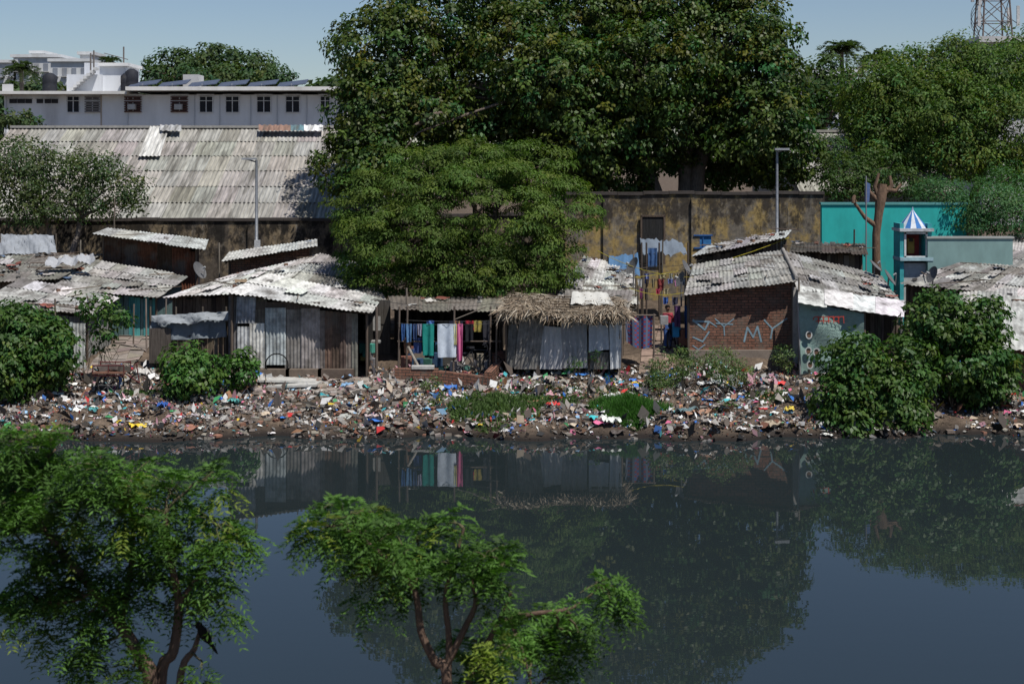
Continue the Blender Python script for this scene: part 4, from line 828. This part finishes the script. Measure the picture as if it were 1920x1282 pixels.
# pruned tree
mb=MB(); D=62; bk=(.2,.13,.09)
mb.tube([Vector((X(1644,D),D,1.3)),V(1643,440,D),V(1648,400,D),V(1652,370,D),V(1655,345,D)],[.2,.17,.18,.24,.2],bk,0,9)
for a,b,c_ in (((1645,425),(1622,408),(1602,380)),((1650,380),(1630,360),(1628,345)),((1655,365),(1672,348),(1668,330)),((1650,375),(1640,350),(1648,325)),((1602,380),(1600,372),(1603,366)),((1655,355),(1680,358),(1690,345))): mb.tube([V(*a,D),V(*b,D),V(*c_,D)],[.13,.09,.06],bk,0,7)
mb.obj('pruned_tree',[M_bark])
mb=MB(); mb.tube([Vector((X(1624,61.5),61.5,1.3)),V(1624,330,61.5)],.03,(.2,.2,.22))
mb.face([V(1622,340,61.5),V(1632,345,61.5),V(1630,378,61.5),V(1622,382,61.5)],(.1,.15,.3)); mb.obj('flag_pole',[M_cloth])
# ---------------------------------------------------------------- bushes at the bank
def bush(name,ps,dens=9,npc=22,cr=.26,L=.18,W=.10,col=(.046,.095,.018),**kw):
    e=empty(name); lb=[lobe(*p) for p in ps]; mb=MB()
    for cc,r in lb:
        base=Vector((cc[0],cc[1],g(cc[0],cc[1])-.1))
        for _ in range(4): q=branchpath(base+Vector((R.uniform(-.1,.1),0,0)),Vector(cc)+Vector((R.uniform(-.5,.5)*r[0],R.uniform(-.5,.5)*r[1],R.uniform(0,.6)*r[2])),.3,5,.05); k=.035 if r[0]>.8 else .012; mb.tube(q,[k*(1-.15*i) for i in range(6)],(.14,.11,.08),0,6)
    mb.obj('stems',[M_bark],e); crown('leaves',lb,dens,npc,cr,L,W,col,M_leafs,e,**kw)
bush('shrub',((55,640,70,65,47.5),(20,690,60,60,46.5),(95,665,50,60,47),(30,600,45,35,47.5),(10,640,60,70,47)),dens=10)
bush('shrub',((345,685,40,45,47.2),(375,700,45,42,47),(340,715,35,30,46.6),(450,690,30,32,47.8)),col=(.055,.12,.022))
bush('shrub',((1600,680,62,62,45.6),(1580,750,55,60,45),(1650,740,75,70,45.2),(1700,690,60,60,45.8),(1760,600,70,55,47),(1830,600,60,45,47.2),(1790,670,90,70,46.4),(1870,680,42,55,46.8),(1840,720,60,40,46.4),(1690,780,60,35,44.8),(1590,790,55,32,44.6)),dens=9)
bush('sapling',((185,575,45,25,48.5),(210,600,40,25,48.6),(195,630,22,25,48.5),(165,560,18,14,48.5)),dens=5,npc=14)
bush('weed_plant',((1245,690,30,30,47.8),(1285,680,22,28,48.2),(1350,680,36,30,48),(1385,700,25,22,47.6),(1470,670,18,22,50),(1235,715,20,18,47.2)),dens=18,npc=20,cr=.2,L=.10,W=.035,col=(.10,.15,.05),rad=.8)
bush('weed_plant',((808,720,18,18,47.8),(820,740,12,12,47.2),(1080,735,12,14,47.5),(1140,720,8,12,48),(400,768,15,12,45.8),(1082,680,14,10,49),(1120,672,10,12,49.2),(1370,765,20,12,45.5)),dens=14,npc=14,cr=.15,L=.10,W=.035,col=(.07,.13,.035),rad=.8)
def patch(name,cx,cy,rx,ry,n,Lh,W,col,spread=.5):
    a=rng.uniform(0,2*math.pi,n); r=np.sqrt(rng.random(n))*(1+.18*np.sin(3*a)+.1*np.sin(7*a)); x=cx+rx*r*np.cos(a); y=cy+ry*r*np.sin(a)
    kp=(r<.75)|(rng.random(n)<.5); x=x[kp];y=y[kp];r=r[kp];n=len(x)
    pos=np.stack([x,y,gz(x,y)],1); dr=np.array([0,0,1])+rng.normal(size=(n,3))*spread; nm=rng.normal(size=(n,3))+np.array([0,-.6,.3])
    k=np.clip(1.15-r,.25,1)
    leafmesh(name,pos,nm,dr,rng.uniform(.5,1.2,n)*Lh*k**.5,np.full(n,W),np.array([col])*rng.uniform(.6,1.35,(n,1)),M_leaf)
patch('grass_tuft',X(1182,45.5),45.6,1.15,1.1,12000,.46,.025,(.045,.125,.02),.4)
patch('low_weeds',X(930,46),45.8,1.9,1.5,9500,.32,.05,(.08,.13,.04),.7)
patch('low_weeds',X(1040,46.5),46.6,1.0,.7,2500,.24,.05,(.07,.12,.035),.7)
patch('low_weeds',X(265,47),47.3,1.0,.5,1500,.2,.05,(.06,.12,.03),.7)
patch('low_weeds',X(1450,46),47,1.0,.6,900,.2,.05,(.07,.12,.035),.7)
patch('low_weeds',X(1090,47.5),47.8,3.6,.7,1500,.2,.05,(.08,.12,.04),.7)
# ---------------------------------------------------------------- foreground neem saplings (near bank)
def neem_fg(name,D,blobs,branches,n_per,col):
    e=empty(name); mb=MB()
    for pts,r in branches:
        P=[V(px,py,D+dd) if py<5000 else Vector((X(px,D),D+dd,1.1)) for px,py,dd in pts]
        Q_=[]
        for i in range(len(P)-1):
            p0=P[max(0,i-1)];p1=P[i];p2=P[i+1];p3=P[min(len(P)-1,i+2)]
            for k in range(5):
                t_=k/5; Q_.append(.5*((2*p1)+(p2-p0)*t_+(2*p0-5*p1+4*p2-p3)*t_*t_+(3*p1-p0-3*p2+p3)*t_**3))
        Q_.append(P[-1]); m_=len(Q_)-1
        mb.tube(Q_,[r*(1-.7*i/m_) for i in range(m_+1)],(.15,.10,.075),0,8)
    AP=[];AN=[];AD=[];AC=[];AL=[]
    bpts=[Vector(v_) for v_ in mb.v]
    for (px,py,rx,ry) in blobs:
        dd=R.uniform(-.6,.6); c=np.array(V(px,py,D+dd)); s=D/F; r=np.array([rx*s,(rx+ry)*.5*s,ry*s])
        nb=min(bpts[::5],key=lambda q:(q-Vector(c)).length); bp_=branchpath(nb,Vector(c),.2,5,.08); mb.tube(bp_,[.018,.015,.013,.011,.009,.006],(.14,.12,.07),0,5)
        nt_=int(n_per*(rx*ry)/3000)+1
        for _ in range(nt_):
            tip=c+sph(1)[0]*r*rng.uniform(.2,1.2); out=(tip-c)/np.linalg.norm(r); out=out/np.linalg.norm(out+1e-6)
            mb.tube([bp_[4],Vector(c).lerp(Vector(tip),.5)+Vector((0,0,.02)),Vector(tip)],[.007,.006,.004],(.12,.12,.06),0,4)
            tw=rng.uniform(.55,1.5); young=rng.random()<.12
            k=8
            for q in range(k):
                a=q*2.4+rng.random(); hd=np.array([math.cos(a),math.sin(a),0])+out*.7+np.array([0,0,rng.uniform(-.2,.7)]); hd/=np.linalg.norm(hd)
                L=rng.uniform(.18,.31); base=tip-np.array([0,0,.015*q])
                sdv=np.cross(hd,[0,0,1.]); sdv/=np.linalg.norm(sdv)+1e-6; up=np.cross(sdv,hd)
                for t_ in np.linspace(.2,1,8):
                    p=base+hd*L*t_+np.array([0,0,-L*.6*t_*t_])
                    for sg in (-1,1):
                        AP.append(p); AD.append(sdv*sg*.85+hd*.55+np.array([0,0,-.35])); AN.append(up+rng.normal(size=3)*.3)
                        AL.append(.085*(1-.35*abs(t_-.5))*rng.uniform(.8,1.15))
                        cc=np.array(col)*tw*rng.uniform(.75,1.25)
                        if young: cc=cc*np.array([1.7,1.1,.9])
                        AC.append(cc)
    mb.obj('trunk_and_branches',[M_bark],e); AL=np.array(AL)
    leafmesh('leaves',np.array(AP),np.array(AN),np.array(AD),AL,AL*.28,np.array(AC).clip(0,1),M_leaf,e)
fc=(.062,.128,.026)
neem_fg('young_neem_tree',14,[(30,860,60,50),(95,850,55,40),(170,870,60,45),(250,890,60,40),(320,915,60,40),(395,890,35,25),(60,930,70,45),(150,940,70,45),(230,960,60,45),(310,980,60,45),(400,980,60,35),(440,1010,35,22),(20,1000,45,40),(110,1010,65,40),(215,1040,65,45),(310,1060,60,40),(390,1060,45,35),(80,1080,60,40),(150,1110,60,40),(240,1120,55,35),(350,1120,45,35),(400,1130,30,25),(90,1150,60,35),(150,1190,50,40),(170,1235,25,25),(10,1160,30,40),(250,1250,30,30),(30,820,50,20),(380,1245,22,30),(0,900,40,50)],
 [(((285,6000,0),(283,1300,0),(268,1240,0),(225,1170,0),(180,1110,.1),(120,1040,0),(60,960,0)),.085),(((300,6000,.1),(300,1290,.1),(325,1220,.1),(335,1130,.1),(320,1050,0),(310,960,0)),.07),(((335,6000,0),(335,1300,0),(365,1215,0),(375,1180,0)),.05),(((225,1170,0),(240,1100,.2),(250,1000,.2),(240,900,.1)),.04),(((180,1110,.1),(100,1130,-.1),(30,1100,0)),.03),(((335,1130,.1),(380,1070,.1),(430,1010,0)),.03)],13,fc)
neem_fg('young_neem_tree',13,[(610,985,48,28),(650,965,50,28),(690,990,50,32),(660,1025,50,28),(740,1000,45,28),(720,1050,50,32),(790,1010,45,30),(850,980,38,22),(780,1070,45,30),(700,1085,35,25),(910,1045,45,30),(950,1060,30,25),(900,1090,45,30),(840,1060,30,24),(1000,1160,45,30),(1045,1190,45,30),(1085,1200,30,22),(960,1170,28,25),(1120,1100,50,22),(1140,1115,30,22),(1000,1235,40,30),(950,1215,30,30),(890,1200,30,20),(880,1262,45,30),(920,1280,40,20),(1030,1270,25,20),(1060,1155,30,20),(630,945,25,12)],
 [(((842,6000,0),(840,1300,0),(815,1240,0),(790,1185,0),(778,1110,0),(740,1060,0),(680,1010,0)),.055),(((838,1290,0),(842,1200,0),(835,1120,0),(850,1060,0),(870,990,0)),.035),(((840,1240,0),(870,1180,0),(892,1130,0),(885,1080,0),(910,1040,0)),.035),(((870,1300,.1),(900,1230,.1),(935,1165,.1),(958,1112,.1)),.04),(((935,1165,.1),(1000,1150,0),(1070,1140,0),(1120,1105,0)),.028),(((950,1140,.1),(968,1190,0),(985,1240,0),(1000,1300,0)),.025),(((885,6000,.1),(870,1300,.1)),.04)],13,fc)
# perched bird on the near branch
mb=MB(); D=13.9; c=V(382,1186,D); ax=Vector((.55,0,-.83)); sd=Vector((.83,0,.55)); fy=Vector((0,1,0))
prof=[(-.13,.008),(-.11,.028),(-.085,.034),(-.06,.032),(-.03,.046),(.02,.052),(.07,.04),(.11,.022),(.2,.014),(.24,.004)]
P=[[c+ax*a+(sd*math.cos(q)+fy*math.sin(q))*r for q in np.linspace(0,2*math.pi,13)[:-1]] for a,r in prof]; mb.grid(P,(.015,.013,.012),0,True,True)
mb.tube([c-ax*.1-sd*.02,c-ax*.12-sd*.07],[.011,.002],(.05,.05,.05)); mb.grid([[c+ax*(a)+sd*(.05)+fy*(b_) for b_ in (-.03,0,.03)] for a in (-.02,.05,.1)],(.3,.28,.25))
for q in (-.015,.015): mb.tube([c-sd*.03+fy*q,c-sd*.07+fy*q+ax*.02],.005,(.05,.04,.03),0,5)
mb.obj('perched_bird',[M_cloth])
print('done',len(bpy.data.objects))
